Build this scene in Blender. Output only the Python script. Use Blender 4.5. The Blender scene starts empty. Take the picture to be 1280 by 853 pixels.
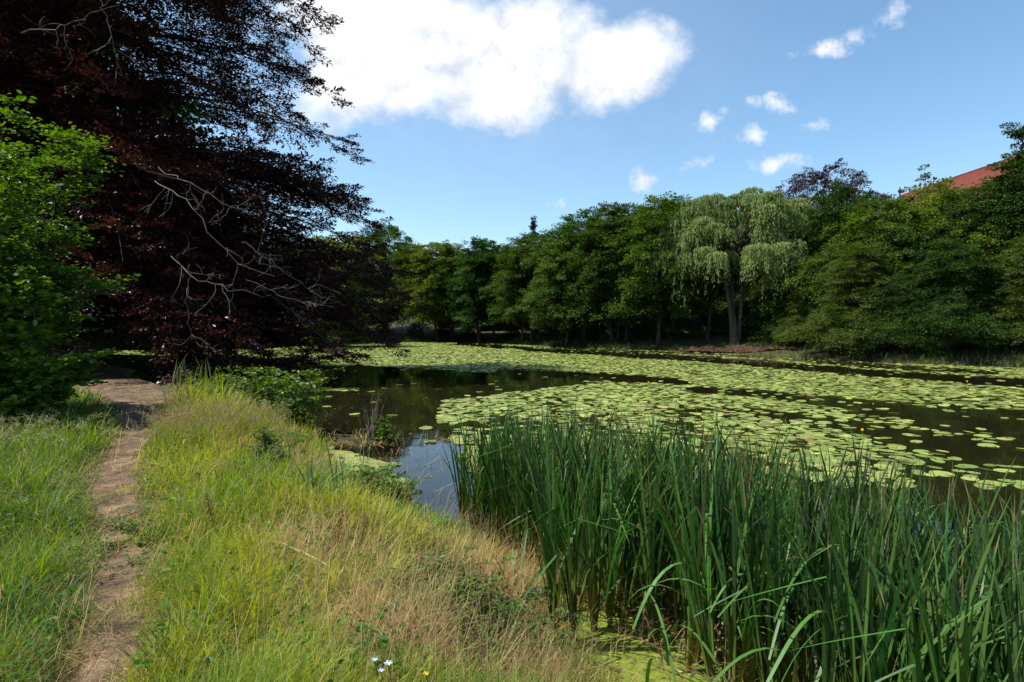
import bpy, math, random
import numpy as np
from mathutils import Vector
R = math.radians
C = bpy.context.scene.collection
scene = bpy.context.scene
# ------------------------------------------------------------------ camera
F = 711.0; HZ = 410.0; CAMZ = 2.2
cam = bpy.data.cameras.new('camera'); cam.lens = 20.0; cam.sensor_width = 36.0
cam.clip_start = 0.05; cam.clip_end = 3000
camo = bpy.data.objects.new('camera', cam); C.objects.link(camo)
camo.location = (0, 0, CAMZ); camo.rotation_euler = (R(90 - 1.33), 0, 0)
scene.camera = camo
# ------------------------------------------------------------------ light
SUN_DIR = Vector((-0.99, -0.08, 0)).normalized()
SUN_EL = 58.0
sd = Vector((SUN_DIR.x * math.cos(R(SUN_EL)), SUN_DIR.y * math.cos(R(SUN_EL)), math.sin(R(SUN_EL))))
sun = bpy.data.lights.new('sun', 'SUN'); sun.energy = 5.0; sun.angle = R(0.53); sun.color = (1.0, 0.95, 0.86)
suno = bpy.data.objects.new('sun', sun); C.objects.link(suno)
suno.rotation_euler = sd.to_track_quat('Z', 'Y').to_euler()
scene.view_settings.view_transform = 'Standard'; scene.view_settings.look = 'None'
scene.view_settings.exposure = 0.62; scene.view_settings.gamma = 1.0
scene.view_settings.use_curve_mapping = False
try:
    scene.cycles.max_bounces = 6; scene.cycles.transparent_max_bounces = 8
    scene.cycles.diffuse_bounces = 3; scene.cycles.transmission_bounces = 3; scene.cycles.glossy_bounces = 3
    scene.cycles.use_denoising = True
    scene.cycles.caustics_reflective = False; scene.cycles.caustics_refractive = False
except Exception:
    pass
# ------------------------------------------------------------------ world: sky and clouds
world = bpy.data.worlds.new('World'); scene.world = world; world.use_nodes = True
nt = world.node_tree; nt.nodes.clear(); N = nt.nodes; L = nt.links
def wn(t, **k):
    n = N.new(t)
    for a, b in k.items(): setattr(n, a, b)
    return n
sky = wn('ShaderNodeTexSky', sky_type='NISHITA', sun_disc=False)
sky.sun_elevation = R(SUN_EL); sky.sun_rotation = math.atan2(SUN_DIR.x, SUN_DIR.y)
sky.air_density = 1.0; sky.dust_density = 0.6; sky.ozone_density = 2.2
geo = wn('ShaderNodeTexCoord')
sep = wn('ShaderNodeSeparateXYZ'); L.new(geo.outputs['Generated'], sep.inputs[0])
def mth(op, a, b=None, clamp=False):
    n = wn('ShaderNodeMath', operation=op); n.use_clamp = clamp
    for i, v in enumerate((a, b)):
        if v is None: continue
        if isinstance(v, (int, float)): n.inputs[i].default_value = v
        else: L.new(v, n.inputs[i])
    return n.outputs[0]
yy = mth('MAXIMUM', sep.outputs[1], 0.02)
u = mth('DIVIDE', sep.outputs[0], yy); v = mth('DIVIDE', sep.outputs[2], yy)
comb = wn('ShaderNodeCombineXYZ'); L.new(u, comb.inputs[0]); L.new(v, comb.inputs[1])
nz = wn('ShaderNodeTexNoise'); nz.inputs['Scale'].default_value = 4.6; nz.inputs['Detail'].default_value = 8; nz.inputs['Roughness'].default_value = 0.6
L.new(comb.outputs[0], nz.inputs['Vector'])
nz2 = wn('ShaderNodeTexNoise'); nz2.inputs['Scale'].default_value = 16; nz2.inputs['Detail'].default_value = 6; nz2.inputs['Roughness'].default_value = 0.6
L.new(comb.outputs[0], nz2.inputs['Vector'])
def cl(px, py, rx, ry, s=1.0, rot=0):
    cx, cy = (px - 640) / F, (HZ - py) / F
    mp = wn('ShaderNodeVectorMath', operation='SUBTRACT'); L.new(comb.outputs[0], mp.inputs[0]); mp.inputs[1].default_value = (cx, cy, 0)
    o = mp.outputs[0]
    if rot:
        r = wn('ShaderNodeVectorRotate', rotation_type='Z_AXIS'); L.new(o, r.inputs['Vector']); r.inputs['Angle'].default_value = R(-rot); o = r.outputs[0]
    ml = wn('ShaderNodeVectorMath', operation='MULTIPLY'); L.new(o, ml.inputs[0]); ml.inputs[1].default_value = (F / rx, F / ry, 0)
    ln = wn('ShaderNodeVectorMath', operation='LENGTH'); L.new(ml.outputs[0], ln.inputs[0])
    return mth('MULTIPLY', mth('SUBTRACT', 1.0, ln.outputs['Value'], True), s)
CL = [(500, 70, 210, 125, 1.35), (640, 75, 210, 110, 1.35), (750, 85, 135, 95, 1.25), (440, 115, 130, 95, 1.0), (600, 135, 140, 55, 0.9),
      (690, 50, 180, 70, 1.0), (400, 30, 160, 90, 0.75),
      (800, 115, 70, 50, 0.8)]
CS = [(1035, 62, 75, 20, 0.75, 18), (1112, 22, 40, 22, 0.55, 25), (938, 166, 44, 26, 0.85, 0), (973, 204, 52, 19, 0.95, 8), (860, 205, 36, 17, 0.85, 5),
      (806, 228, 24, 26, 0.8, 0), (885, 152, 30, 20, 0.6, 0), (972, 135, 34, 18, 0.55, -20), (1010, 158, 28, 18, 0.65, 0), (935, 130, 20, 14, .55, 0), (1030, 126, 22, 14, .5, 0),
      (680, 255, 50, 12, .38, 0), (850, 60, 40, 30, .42, 40), (548, 307, 26, 12, .8, 0), (905, 140, 30, 15, .5, 0)]
def mx(lst):
    o = lst[0]
    for q in lst[1:]: o = mth('MAXIMUM', o, q)
    return o
big = mx([cl(*c) for c in CL]); small = mx([cl(*c) for c in CS])
db = mth('ADD', mth('MULTIPLY', big, 1.5), mth('MULTIPLY', mth('SUBTRACT', nz.outputs[0], 0.56), 3.2))
ds = mth('ADD', mth('MULTIPLY', small, 1.25), mth('MULTIPLY', mth('SUBTRACT', nz2.outputs[0], 0.60), 3.4))
def mrange(x, a, b):
    n = wn('ShaderNodeMapRange', interpolation_type='SMOOTHSTEP'); L.new(x, n.inputs[0])
    n.inputs[1].default_value = a; n.inputs[2].default_value = b; return n.outputs[0]
gate = mrange(big, 0.0, 0.12); gate2 = mrange(small, 0.0, 0.15)
mb = mth('MULTIPLY', mrange(db, 0.05, 1.0), gate); ms = mth('MULTIPLY', mth('MULTIPLY', mrange(ds, -0.12, 1.05), gate2), .95)
cm = mth('MAXIMUM', mb, ms)
# thin veil around the big cloud
veil = mth('MULTIPLY', mrange(cl(560, 60, 560, 300), 0.0, 1.0), 0.13)
cm = mth('MAXIMUM', cm, veil)
ramp = wn('ShaderNodeMix', data_type='RGBA')
ramp.inputs[6].default_value = (4.6, 5.0, 5.7, 1); ramp.inputs[7].default_value = (7.2, 7.3, 7.5, 1)
L.new(mrange(mth('ADD', mth('ADD', mth('MULTIPLY', nz2.outputs[0], .5), mth('MULTIPLY', nz.outputs[0], .5)), mth('MULTIPLY', v, 0.35)), 0.50, 0.70), ramp.inputs[0])
hs = wn('ShaderNodeHueSaturation'); hs.inputs['Hue'].default_value = 0.490; hs.inputs['Saturation'].default_value = 1.08; hs.inputs['Value'].default_value = 1.38; L.new(sky.outputs[0], hs.inputs['Color'])
mixc = wn('ShaderNodeMix', data_type='RGBA'); L.new(cm, mixc.inputs[0]); L.new(hs.outputs[0], mixc.inputs[6]); L.new(ramp.outputs[2], mixc.inputs[7])
bg = wn('ShaderNodeBackground'); bg.inputs[1].default_value = 0.10; L.new(mixc.outputs[2], bg.inputs[0])
wo = wn('ShaderNodeOutputWorld'); L.new(bg.outputs[0], wo.inputs[0])
# ------------------------------------------------------------------ helpers
rng = np.random.default_rng(11)
def tag(o, label=None, cat=None, group=None, kind=None):
    if label: o['label'] = label
    if cat: o['category'] = cat
    if group: o['group'] = group
    if kind: o['kind'] = kind
    return o
def P(px, py, z=0.0):
    d = (CAMZ - z) * F / (py - HZ); return ((px - 640) / F * d, d, z)
def PD(px, py, d): return ((px - 640) / F * d, d, CAMZ - (py - HZ) / F * d)
def to_px(x, y, z=0.0): return 640 + x / y * F, HZ + (CAMZ - z) / y * F
class MB:
    """collects vertices and polygons of one mesh"""
    def __init__(s): s.V = []; s.F = []; s.n = 0; s.A = []; s.M = []
    def add(s, V, Fc, var=None, mat=0):
        V = np.asarray(V, float).reshape(-1, 3); Fc = np.asarray(Fc, int)
        s.V.append(V); s.F.append(Fc + s.n); s.n += len(V); s.M.append(np.full(len(Fc), mat, np.int32))
        if var is None: var = np.zeros((len(V), 3))
        var = np.asarray(var, float)
        if var.ndim == 0: var = np.full(len(V), float(var))
        if var.ndim == 1 and len(var) == len(V): var = np.stack([var] * 3, 1)
        elif var.ndim == 1: var = np.tile(var, (len(V), 1))
        s.A.append(var)
    def mesh(s, name, mats, smooth=False):
        V = np.concatenate(s.V).astype(np.float32); me = bpy.data.meshes.new(name)
        me.vertices.add(len(V)); me.vertices.foreach_set('co', V.ravel())
        lt = np.concatenate([np.full(len(f), f.shape[1], np.int32) for f in s.F])
        li = np.concatenate([f.ravel() for f in s.F]).astype(np.int32)
        ls = np.concatenate([[0], np.cumsum(lt)[:-1]]).astype(np.int32)
        me.loops.add(len(li)); me.loops.foreach_set('vertex_index', li)
        me.polygons.add(len(lt)); me.polygons.foreach_set('loop_start', ls)
        try: me.polygons.foreach_set('loop_total', lt)
        except Exception: pass
        if not isinstance(mats, (list, tuple)): mats = [mats]
        for m in mats: me.materials.append(m)
        me.polygons.foreach_set('material_index', np.concatenate(s.M))
        me.update(calc_edges=True)
        a = me.attributes.new('col', 'FLOAT_COLOR', 'POINT')
        A = np.concatenate(s.A); A = np.concatenate([A, np.ones((len(A), 1))], 1).astype(np.float32)
        a.data.foreach_set('color', A.ravel())
        me.polygons.foreach_set('use_smooth', np.full(len(lt), bool(smooth)))
        return me
    def build(s, name, mats, parent=None, smooth=False, loc=None):
        o = bpy.data.objects.new(name, s.mesh(name, mats, smooth)); C.objects.link(o)
        if parent: o.parent = parent
        if loc is not None: o.location = loc
        return o
def empty(name, loc=(0, 0, 0), rz=0, sc=None):
    o = bpy.data.objects.new(name, None); C.objects.link(o); o.location = loc; o.rotation_euler = (0, 0, rz)
    if sc is not None: o.scale = sc
    return o
def nrm(a): return a / np.maximum(np.linalg.norm(a, axis=-1, keepdims=True), 1e-9)
def tube(mb, pts, rad, sides=6, var=None, mat=0):
    pts = np.asarray(pts, float); n = len(pts); rad = np.broadcast_to(np.asarray(rad, float), (n,))
    t = nrm(np.gradient(pts, axis=0)); ref = np.array([0.31, 0.17, 0.93]) if abs(t[0, 2]) < .9 else np.array([1, .1, 0.])
    a = nrm(np.cross(t, ref)); b = np.cross(t, a)
    th = np.arange(sides) / sides * 2 * np.pi
    V = pts[:, None] + rad[:, None, None] * (np.cos(th)[None, :, None] * a[:, None] + np.sin(th)[None, :, None] * b[:, None])
    i = np.arange(n - 1)[:, None] * sides; j = np.arange(sides)[None]; k = (j + 1) % sides
    Fc = np.stack([i + j, i + k, i + k + sides, i + j + sides], -1).reshape(-1, 4)
    mb.add(V.reshape(-1, 3), Fc, var, mat)
def tubes3(mb, P0, P1, P2, r0, r1, var=0.5, sides=3):
    """many thin bent branches at once: quadratic curves P0-P1-P2"""
    n = len(P0); ts = np.linspace(0, 1, 4)
    pts = ((1 - ts) ** 2)[None, :, None] * P0[:, None] + (2 * ts * (1 - ts))[None, :, None] * P1[:, None] + (ts ** 2)[None, :, None] * P2[:, None]
    t = nrm(np.gradient(pts, axis=1)); a = nrm(np.cross(t, np.array([0.3, 0.2, 0.9]))); b = np.cross(t, a)
    rad = (np.asarray(r0).reshape(-1, 1) * (1 - ts) + np.asarray(r1).reshape(-1, 1) * ts)
    rad = np.broadcast_to(rad, (n, 4))
    th = np.arange(sides) / sides * 2 * np.pi
    V = pts[:, :, None] + rad[:, :, None, None] * (np.cos(th)[None, None, :, None] * a[:, :, None] + np.sin(th)[None, None, :, None] * b[:, :, None])
    base = (np.arange(n) * 4 * sides)[:, None, None] + (np.arange(3) * sides)[None, :, None] + np.arange(sides)[None, None]
    nx = (np.arange(n) * 4 * sides)[:, None, None] + (np.arange(3) * sides)[None, :, None] + ((np.arange(sides) + 1) % sides)[None, None]
    Fc = np.stack([base, nx, nx + sides, base + sides], -1).reshape(-1, 4)
    mb.add(V.reshape(-1, 3), Fc, var)
def leaves(mb, c, d, nn, ln, wd, var, fold=0.12, six=False, mat=0):
    """c base point, d direction, nn rough normal, ln/wd sizes, var (n,) or (n,3)"""
    d = nrm(d); s = nrm(np.cross(d, nn)); m = np.cross(s, d)
    ln = np.broadcast_to(ln, (len(c),))[:, None]; wd = np.broadcast_to(wd, (len(c),))[:, None]
    if six:
        V = np.stack([c, c + d * ln * .28 + s * wd * .42 + m * ln * fold, c + d * ln * .66 + s * wd * .38 + m * ln * fold * .8, c + d * ln - m * ln * .06,
                      c + d * ln * .66 - s * wd * .38 + m * ln * fold * .8, c + d * ln * .28 - s * wd * .42 + m * ln * fold], 1); k = 6
        idx = np.arange(len(c))[:, None] * 6
        Fc = np.concatenate([idx + np.array([0, 1, 2, 3]), idx + np.array([0, 3, 4, 5])])
    else:
        V = np.stack([c, c + d * ln * .45 + s * wd * .5 + m * ln * fold, c + d * ln, c + d * ln * .45 - s * wd * .5 + m * ln * fold], 1); k = 4
        Fc = np.arange(len(c))[:, None] * 4 + np.arange(4)[None]
    var = np.asarray(var, float)
    if var.ndim == 0: var = np.full(len(c), float(var))
    va = np.repeat(var, k, axis=0)
    mb.add(V.reshape(-1, 3), Fc, va, mat)
def rn(n, s=1.0): return rng.normal(0, s, (n, 3))
def vnoise(x, y, seed=0):
    """smooth value noise, numpy"""
    def h(i, j): 
        q = np.sin(i * 127.1 + j * 311.7 + seed * 74.7) * 43758.5453; return q - np.floor(q)
    xi = np.floor(x); yi = np.floor(y); fx = x - xi; fy = y - yi; fx = fx * fx * (3 - 2 * fx); fy = fy * fy * (3 - 2 * fy)
    return (h(xi, yi) * (1 - fx) + h(xi + 1, yi) * fx) * (1 - fy) + (h(xi, yi + 1) * (1 - fx) + h(xi + 1, yi + 1) * fx) * fy
def fbm(x, y, seed=0, o=4):
    s = 0; a = .5; t = 0
    for k in range(o): s = s + a * vnoise(x * 2 ** k, y * 2 ** k, seed + k); t += a; a *= .5
    return s / t
def sstep(a, b, x): t = np.clip((x - a) / (b - a), 0, 1); return t * t * (3 - 2 * t)
# ------------------------------------------------------------------ materials
def mat(name):
    m = bpy.data.materials.new(name); m.use_nodes = True; m.node_tree.nodes.clear(); return m
def leafmat(name, c0, c1, trans=0.35, rough=0.55, gloss=0.014, objvar=0.25, tcol=None):
    """c0..c1 picked by the mesh value, trans = light let through the leaf"""
    m = mat(name); n = m.node_tree.nodes; l = m.node_tree.links
    at = n.new('ShaderNodeAttribute'); at.attribute_name = 'col'
    oi = n.new('ShaderNodeObjectInfo')
    mx_ = n.new('ShaderNodeMix'); mx_.data_type = 'RGBA'; mx_.inputs[6].default_value = (*c0, 1); mx_.inputs[7].default_value = (*c1, 1)
    l.new(at.outputs['Fac'], mx_.inputs[0])
    hsv = n.new('ShaderNodeHueSaturation'); l.new(mx_.outputs[2], hsv.inputs['Color'])
    mr = n.new('ShaderNodeMapRange'); l.new(oi.outputs['Random'], mr.inputs[0]); mr.inputs[3].default_value = 1 - objvar; mr.inputs[4].default_value = 1 + objvar
    l.new(mr.outputs[0], hsv.inputs['Value'])
    mr2 = n.new('ShaderNodeMapRange'); l.new(oi.outputs['Random'], mr2.inputs[0]); mr2.inputs[1].default_value = 1; mr2.inputs[2].default_value = 0
    mr2.inputs[3].default_value = 0.5 - objvar * .11; mr2.inputs[4].default_value = 0.5 + objvar * .11; l.new(mr2.outputs[0], hsv.inputs['Hue'])
    col = hsv.outputs[0]
    return finish_leaf(m, n, l, col, trans, rough, gloss)
def finish_leaf(m, n, l, col, trans, rough, gloss):
    df = n.new('ShaderNodeBsdfDiffuse'); l.new(col, df.inputs[0])
    tr = n.new('ShaderNodeBsdfTranslucent')
    g = n.new('ShaderNodeHueSaturation'); g.inputs['Saturation'].default_value = 1.15; g.inputs['Value'].default_value = 1.35; l.new(col, g.inputs['Color']); l.new(g.outputs[0], tr.inputs[0])
    ms_ = n.new('ShaderNodeMixShader'); ms_.inputs[0].default_value = trans; l.new(df.outputs[0], ms_.inputs[1]); l.new(tr.outputs[0], ms_.inputs[2])
    gl = n.new('ShaderNodeBsdfGlossy'); gl.inputs['Roughness'].default_value = rough; gl.inputs['Color'].default_value = (.9, .95, 1, 1)
    m2 = n.new('ShaderNodeMixShader'); m2.inputs[0].default_value = gloss; l.new(ms_.outputs[0], m2.inputs[1]); l.new(gl.outputs[0], m2.inputs[2])
    o = n.new('ShaderNodeOutputMaterial'); l.new(m2.outputs[0], o.inputs[0]); return m
def colmat(name, trans=0.3, rough=0.5, gloss=0.05):
    m = mat(name); n = m.node_tree.nodes; l = m.node_tree.links
    at = n.new('ShaderNodeAttribute'); at.attribute_name = 'col'
    return finish_leaf(m, n, l, at.outputs['Color'], trans, rough, gloss)
def noisemat(name, stops, scale=3.0, detail=8, rough=0.9, bump=0.3, bscale=None, spec=0.2, coord='Object', stretch=None):
    m = mat(name); n = m.node_tree.nodes; l = m.node_tree.links
    tc = n.new('ShaderNodeTexCoord'); src = tc.outputs[coord]
    if stretch:
        mp = n.new('ShaderNodeMapping'); mp.inputs['Scale'].default_value = stretch; l.new(src, mp.inputs[0]); src = mp.outputs[0]
    t = n.new('ShaderNodeTexNoise'); t.inputs['Scale'].default_value = scale; t.inputs['Detail'].default_value = detail; t.inputs['Roughness'].default_value = .65; l.new(src, t.inputs['Vector'])
    cr = n.new('ShaderNodeValToRGB'); l.new(t.outputs[0], cr.inputs[0])
    e = cr.color_ramp.elements; e[0].position, e[0].color = stops[0][0], (*stops[0][1], 1); e[1].position, e[1].color = stops[-1][0], (*stops[-1][1], 1)
    for p_, c_ in stops[1:-1]:
        q = e.new(p_); q.color = (*c_, 1)
    b = n.new('ShaderNodeBsdfPrincipled'); l.new(cr.outputs[0], b.inputs['Base Color']); b.inputs['Roughness'].default_value = rough
    b.inputs['Specular IOR Level'].default_value = spec
    t2 = n.new('ShaderNodeTexNoise'); t2.inputs['Scale'].default_value = bscale or scale * 6; t2.inputs['Detail'].default_value = 6; l.new(src, t2.inputs['Vector'])
    bp = n.new('ShaderNodeBump'); bp.inputs['Strength'].default_value = bump; bp.inputs['Distance'].default_value = .03; l.new(t2.outputs[0], bp.inputs['Height']); l.new(bp.outputs[0], b.inputs['Normal'])
    o = n.new('ShaderNodeOutputMaterial'); l.new(b.outputs[0], o.inputs[0]); return m
M = {}
M['ground'] = noisemat('ground_soil', [(.3, (.028, .03, .012)), (.5, (.055, .055, .02)), (.7, (.06, .062, .022))], 2.5, bump=.6, bscale=30)
M['path'] = noisemat('path_dirt', [(.34, (.045, .03, .02)), (.5, (.125, .082, .052)), (.66, (.25, .165, .10))], 4, bump=.8, bscale=40, rough=.95)
M['soil'] = noisemat('bare_soil', [(.38, (.022, .016, .010)), (.7, (.10, .048, .028))], 2.0, bump=.8)
M['bark'] = noisemat('bark', [(.35, (.035, .028, .02)), (.7, (.11, .09, .07))], 6.0, bump=.8, stretch=(3, 3, .5))
M['barkpale'] = noisemat('willow_bark', [(.35, (.06, .048, .035)), (.7, (.2, .16, .12))], 5.0, bump=.9, stretch=(3, 3, .5))
M['birch'] = noisemat('birch_bark', [(.4, (.12, .11, .1)), (.55, (.55, .53, .5))], 4.0, bump=.3, stretch=(1, 1, 4))
M['deadwood'] = noisemat('dead_twigs', [(.35, (.08, .065, .05)), (.7, (.2, .17, .14))], 6.0, bump=.4)
M['straw'] = noisemat('dry_stalk', [(.38, (.20, .14, .07)), (.62, (.46, .37, .22))], 10.0, bump=.2)
M['beech'] = leafmat('copper_leaves', (.016, .006, .005), (.095, .030, .020), trans=.22, gloss=.035, rough=.4, objvar=0)
M['beechfar'] = leafmat('copper_leaves_far', (.02, .008, .014), (.06, .024, .034), trans=.2, gloss=.03, objvar=0)
M['hazel'] = leafmat('hazel_leaves', (.05, .10, .012), (.16, .25, .03), trans=.42, gloss=.025, rough=.4, objvar=.1)
M['leafA'] = leafmat('leaves_mid', (.028, .062, .007), (.115, .18, .020), trans=.32, objvar=.3)
M['leafB'] = leafmat('leaves_dark', (.019, .043, .007), (.082, .132, .016), trans=.3, objvar=.3)
M['leafC'] = leafmat('leaves_yellowish', (.06, .085, .015), (.17, .2, .035), trans=.35, objvar=.2)
M['willow'] = leafmat('willow_leaves', (.12, .17, .04), (.33, .39, .13), trans=.35, objvar=.05)
M['leafD'] = leafmat('leaves_fresh', (.035, .075, .012), (.10, .165, .03), trans=.35, objvar=.2)
M['elder'] = leafmat('elder_leaves', (.10, .15, .03), (.24, .27, .07), trans=.35, objvar=.05)
M['flowercream'] = leafmat('cream_flowers', (.45, .45, .25), (.65, .62, .4), trans=.3, objvar=0)
M['conifer'] = leafmat('conifer_needles', (.008, .025, .014), (.025, .055, .03), trans=.15, objvar=0)
M['pad'] = colmat('lily_pad_leaf', trans=.12, rough=.32, gloss=.07)
M['grass'] = colmat('grass_blades', trans=.46, rough=.5, gloss=.012)
M['reed'] = colmat('cattail_leaves', trans=.25, rough=.5, gloss=.02)
M['duckweed'] = noisemat('duckweed', [(.34, (.07, .10, .015)), (.46, (.20, .27, .02)), (.66, (.30, .37, .04))], 16.0, bump=.8, bscale=220, rough=.6, spec=.4)
M['algae'] = noisemat('algae_mat', [(.3, (.12, .15, .03)), (.5, (.24, .27, .07)), (.7, (.36, .36, .14))], 7.0, bump=.9, bscale=60, rough=.7, spec=.4)
M['tile'] = noisemat('roof_tiles', [(.35, (.13, .036, .026)), (.7, (.22, .062, .042))], 1.2, bump=.4, bscale=20, rough=.8)
M['wall'] = noisemat('render_wall', [(.35, (.25, .14, .10)), (.7, (.35, .22, .16))], 2, bump=.2)
M['window'] = noisemat('window_glass', [(.4, (.02, .025, .03)), (.6, (.04, .05, .06))], 1, rough=.1, bump=0, spec=.6)
M['frame'] = noisemat('window_frame', [(.4, (.6, .58, .54)), (.6, (.7, .68, .64))], 4, bump=.1)
M['iron'] = noisemat('dark_iron', [(.4, (.02, .02, .02)), (.6, (.05, .04, .04))], 4, bump=.1, rough=.5)
def water_mat():
    m = mat('pond_water'); n = m.node_tree.nodes; l = m.node_tree.links
    b = n.new('ShaderNodeBsdfPrincipled'); b.inputs['Base Color'].default_value = (.012, .011, .004, 1); b.inputs['Roughness'].default_value = .03
    b.inputs['IOR'].default_value = 1.33
    tc = n.new('ShaderNodeTexCoord'); t = n.new('ShaderNodeTexNoise'); t.inputs['Scale'].default_value = 1.6; t.inputs['Detail'].default_value = 3; l.new(tc.outputs['Object'], t.inputs['Vector'])
    bp = n.new('ShaderNodeBump'); bp.inputs['Strength'].default_value = .06; bp.inputs['Distance'].default_value = .05; l.new(t.outputs[0], bp.inputs['Height']); l.new(bp.outputs[0], b.inputs['Normal'])
    o = n.new('ShaderNodeOutputMaterial'); l.new(b.outputs[0], o.inputs[0]); return m
M['water'] = water_mat()
# ------------------------------------------------------------------ terrain and pond
POND = np.array([(12, -8), (6, -1), (2.8, 1.1), (1.3, 2.0), (0.5, 3.1), (0.22, 4.1), (-0.1, 5.3), (-0.8, 6.4), (-1.9, 7.1), (-2.7, 8.3), (-3.5, 10.2), (-5.0, 13.6), (-7.6, 17.2),
                 (-11.2, 20.0), (-14, 22), (-17.3, 26), (-19, 29), (-24, 32), (-34, 38), (-46, 47), (-48, 56), (-42, 62), (-30, 76), (-18, 86), (-10, 88), (-2, 80), (5.5, 66), (13, 56),
                 (18, 50), (21, 43), (23, 36), (28, 31.5), (34, 26), (38, 15), (36, 0), (25, -8)], float)
def sdist(x, y, poly=POND):
    x = np.asarray(x, float); y = np.asarray(y, float); best = np.full(x.shape, 1e9); inside = np.zeros(x.shape, bool)
    for i in range(len(poly)):
        a = poly[i]; b = poly[(i + 1) % len(poly)]; e = b - a
        t = np.clip(((x - a[0]) * e[0] + (y - a[1]) * e[1]) / (e @ e), 0, 1)
        best = np.minimum(best, np.hypot(x - a[0] - t * e[0], y - a[1] - t * e[1]))
        if a[1] != b[1]:
            c = ((a[1] > y) != (b[1] > y)) & (x < (b[0] - a[0]) * (y - a[1]) / (b[1] - a[1]) + a[0]); inside ^= c
    return np.where(inside, -best, best)
def ground_z(x, y):
    d = sdist(x, y) + (fbm(x * .9, y * .9, 3) - .5) * .5
    z = np.where(d < 0, np.maximum(-.9, d * .55), 0)
    nearm = sstep(36, 28, y) * sstep(14, 8, x)
    z = z + np.where(d > 0, .47 * sstep(0, 1.3, d) + (fbm(x * 1.1, y * 1.1, 8) - .5) * .14 * sstep(0, .8, d), 0)
    z = z - .14 * sstep(13, 19, y) * nearm * (d > 0) * sstep(0, 1.5, d)
    hill = 15 * sstep(6, 75, d) * (1 - nearm) * sstep(20, 50, y + np.maximum(x, 0) * .8) + .8 * sstep(1, 6, d) * (1 - nearm)
    return z + hill + (fbm(x * .25, y * .25, 5) - .5) * .8 * sstep(2, 10, d) * (1 - nearm)
def gz(x, y): return float(ground_z(np.array([x]), np.array([y]))[0])
def axis(fine0, fine1, step, lo, hi):
    a = list(np.arange(fine0, fine1, step)); s = step; v_ = fine1
    while v_ < hi: a.append(v_); s *= 1.045; v_ += s
    s = step; v_ = fine0 - step
    while v_ > lo: a.insert(0, v_); s *= 1.045; v_ -= s
    return np.array(a)
ax = axis(-7, 2, .12, -420, 420); ay = axis(1, 10, .12, -160, 900)
X, Y = np.meshgrid(ax, ay); Z = ground_z(X.ravel(), Y.ravel())
nx_, ny_ = len(ax), len(ay)
i, j = np.meshgrid(np.arange(nx_ - 1), np.arange(ny_ - 1)); q = (j * nx_ + i).ravel()
mb = MB(); mb.add(np.stack([X.ravel(), Y.ravel(), Z], 1), np.stack([q, q + 1, q + nx_ + 1, q + nx_], 1))
g = mb.build('ground', M['ground'], smooth=True); tag(g, kind='structure')
mb = MB(); wp = POND + nrm(POND - POND.mean(0)) * 2.0
mb.add([(x, y, 0) for x, y in [(-60, -12), (45, -12), (45, 100), (-60, 100)]], [[0, 1, 2, 3]])
w = mb.build('pond_water', M['water']); tag(w, kind='structure')
# path
PATH = np.array([(-1.3, .6, .22), (-1.6, 1.6, .22), (-1.93, 2.7, .20), (-2.95, 4.3, .17), (-4.5, 6.4, .22), (-6.2, 9.3, .32), (-8.6, 13.2, .6), (-11.3, 16.6, .95), (-13.7, 19.4, 1.5), (-15.6, 22.0, 1.5), (-17.5, 24.0, 1.0), (-20, 25.5, .5)])
def resample(p, n):
    s = np.concatenate([[0], np.cumsum(np.hypot(*np.diff(p[:, :2], axis=0).T))]); t = np.linspace(0, s[-1], n)
    return np.stack([np.interp(t, s, p[:, k]) for k in range(p.shape[1])], 1)
pp = resample(PATH, 260)
for _ in range(6): pp[1:-1] = (pp[:-2] + pp[1:-1] * 2 + pp[2:]) / 4
def path_d(x, y):
    """distance to path centre minus half width"""
    best = np.full(np.shape(x), 1e9)
    for k in range(0, 260, 2): best = np.minimum(best, np.hypot(x - pp[k, 0], y - pp[k, 1]) - pp[k, 2])
    return best
tn = nrm(np.gradient(pp[:, :2], axis=0)); pn = np.stack([tn[:, 1], -tn[:, 0]], 1)
mb = MB(); cols = 9; V = []
for c in range(cols):
    f = (c / (cols - 1) * 2 - 1)
    wv = pp[:, 2] * 1.0 + (fbm(pp[:, 1] * 3 + (50 if f > 0 else 0), pp[:, 0] * 3, 4) - .5) * .5 * np.minimum(pp[:, 2] * 2, .6)
    xy = pp[:, :2] + pn * (f * wv)[:, None]
    z = ground_z(xy[:, 0], xy[:, 1]) + .012 - .03 * (abs(f) > .95)
    V.append(np.column_stack([xy, z]))
V = np.stack(V, 1).reshape(-1, 3); q = (np.arange(259)[:, None] * cols + np.arange(cols - 1)[None]).ravel()
mb.add(V, np.stack([q, q + 1, q + cols + 1, q + cols], 1)); po = mb.build('dirt_path', M['path'], smooth=True); tag(po, kind='structure')
# bare reddish soil strip below the willow on the far bank
mb = MB(); V = []; n_ = 40
for k in range(n_):
    t = k / (n_ - 1); x = 16 + t * 6.5; y = 53.4 - t * 9
    wv = 1.9 * math.sin(math.pi * min(1, max(.02, t))) ** .5
    for c in range(7):
        xx, yy_ = x + (c / 6) * wv * .8 - .5, y + (c / 6) * wv * .6 - .4
        V.append((xx, yy_, max(.02, gz(xx, yy_)) + .03 + .1 * random.Random(k * 7 + c).random()))
q = (np.arange(n_ - 1)[:, None] * 7 + np.arange(6)[None]).ravel()
mb.add(V, np.stack([q, q + 1, q + 8, q + 7], 1)); so = mb.build('bank_soil', M['soil'], smooth=True); tag(so, kind='structure')
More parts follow.
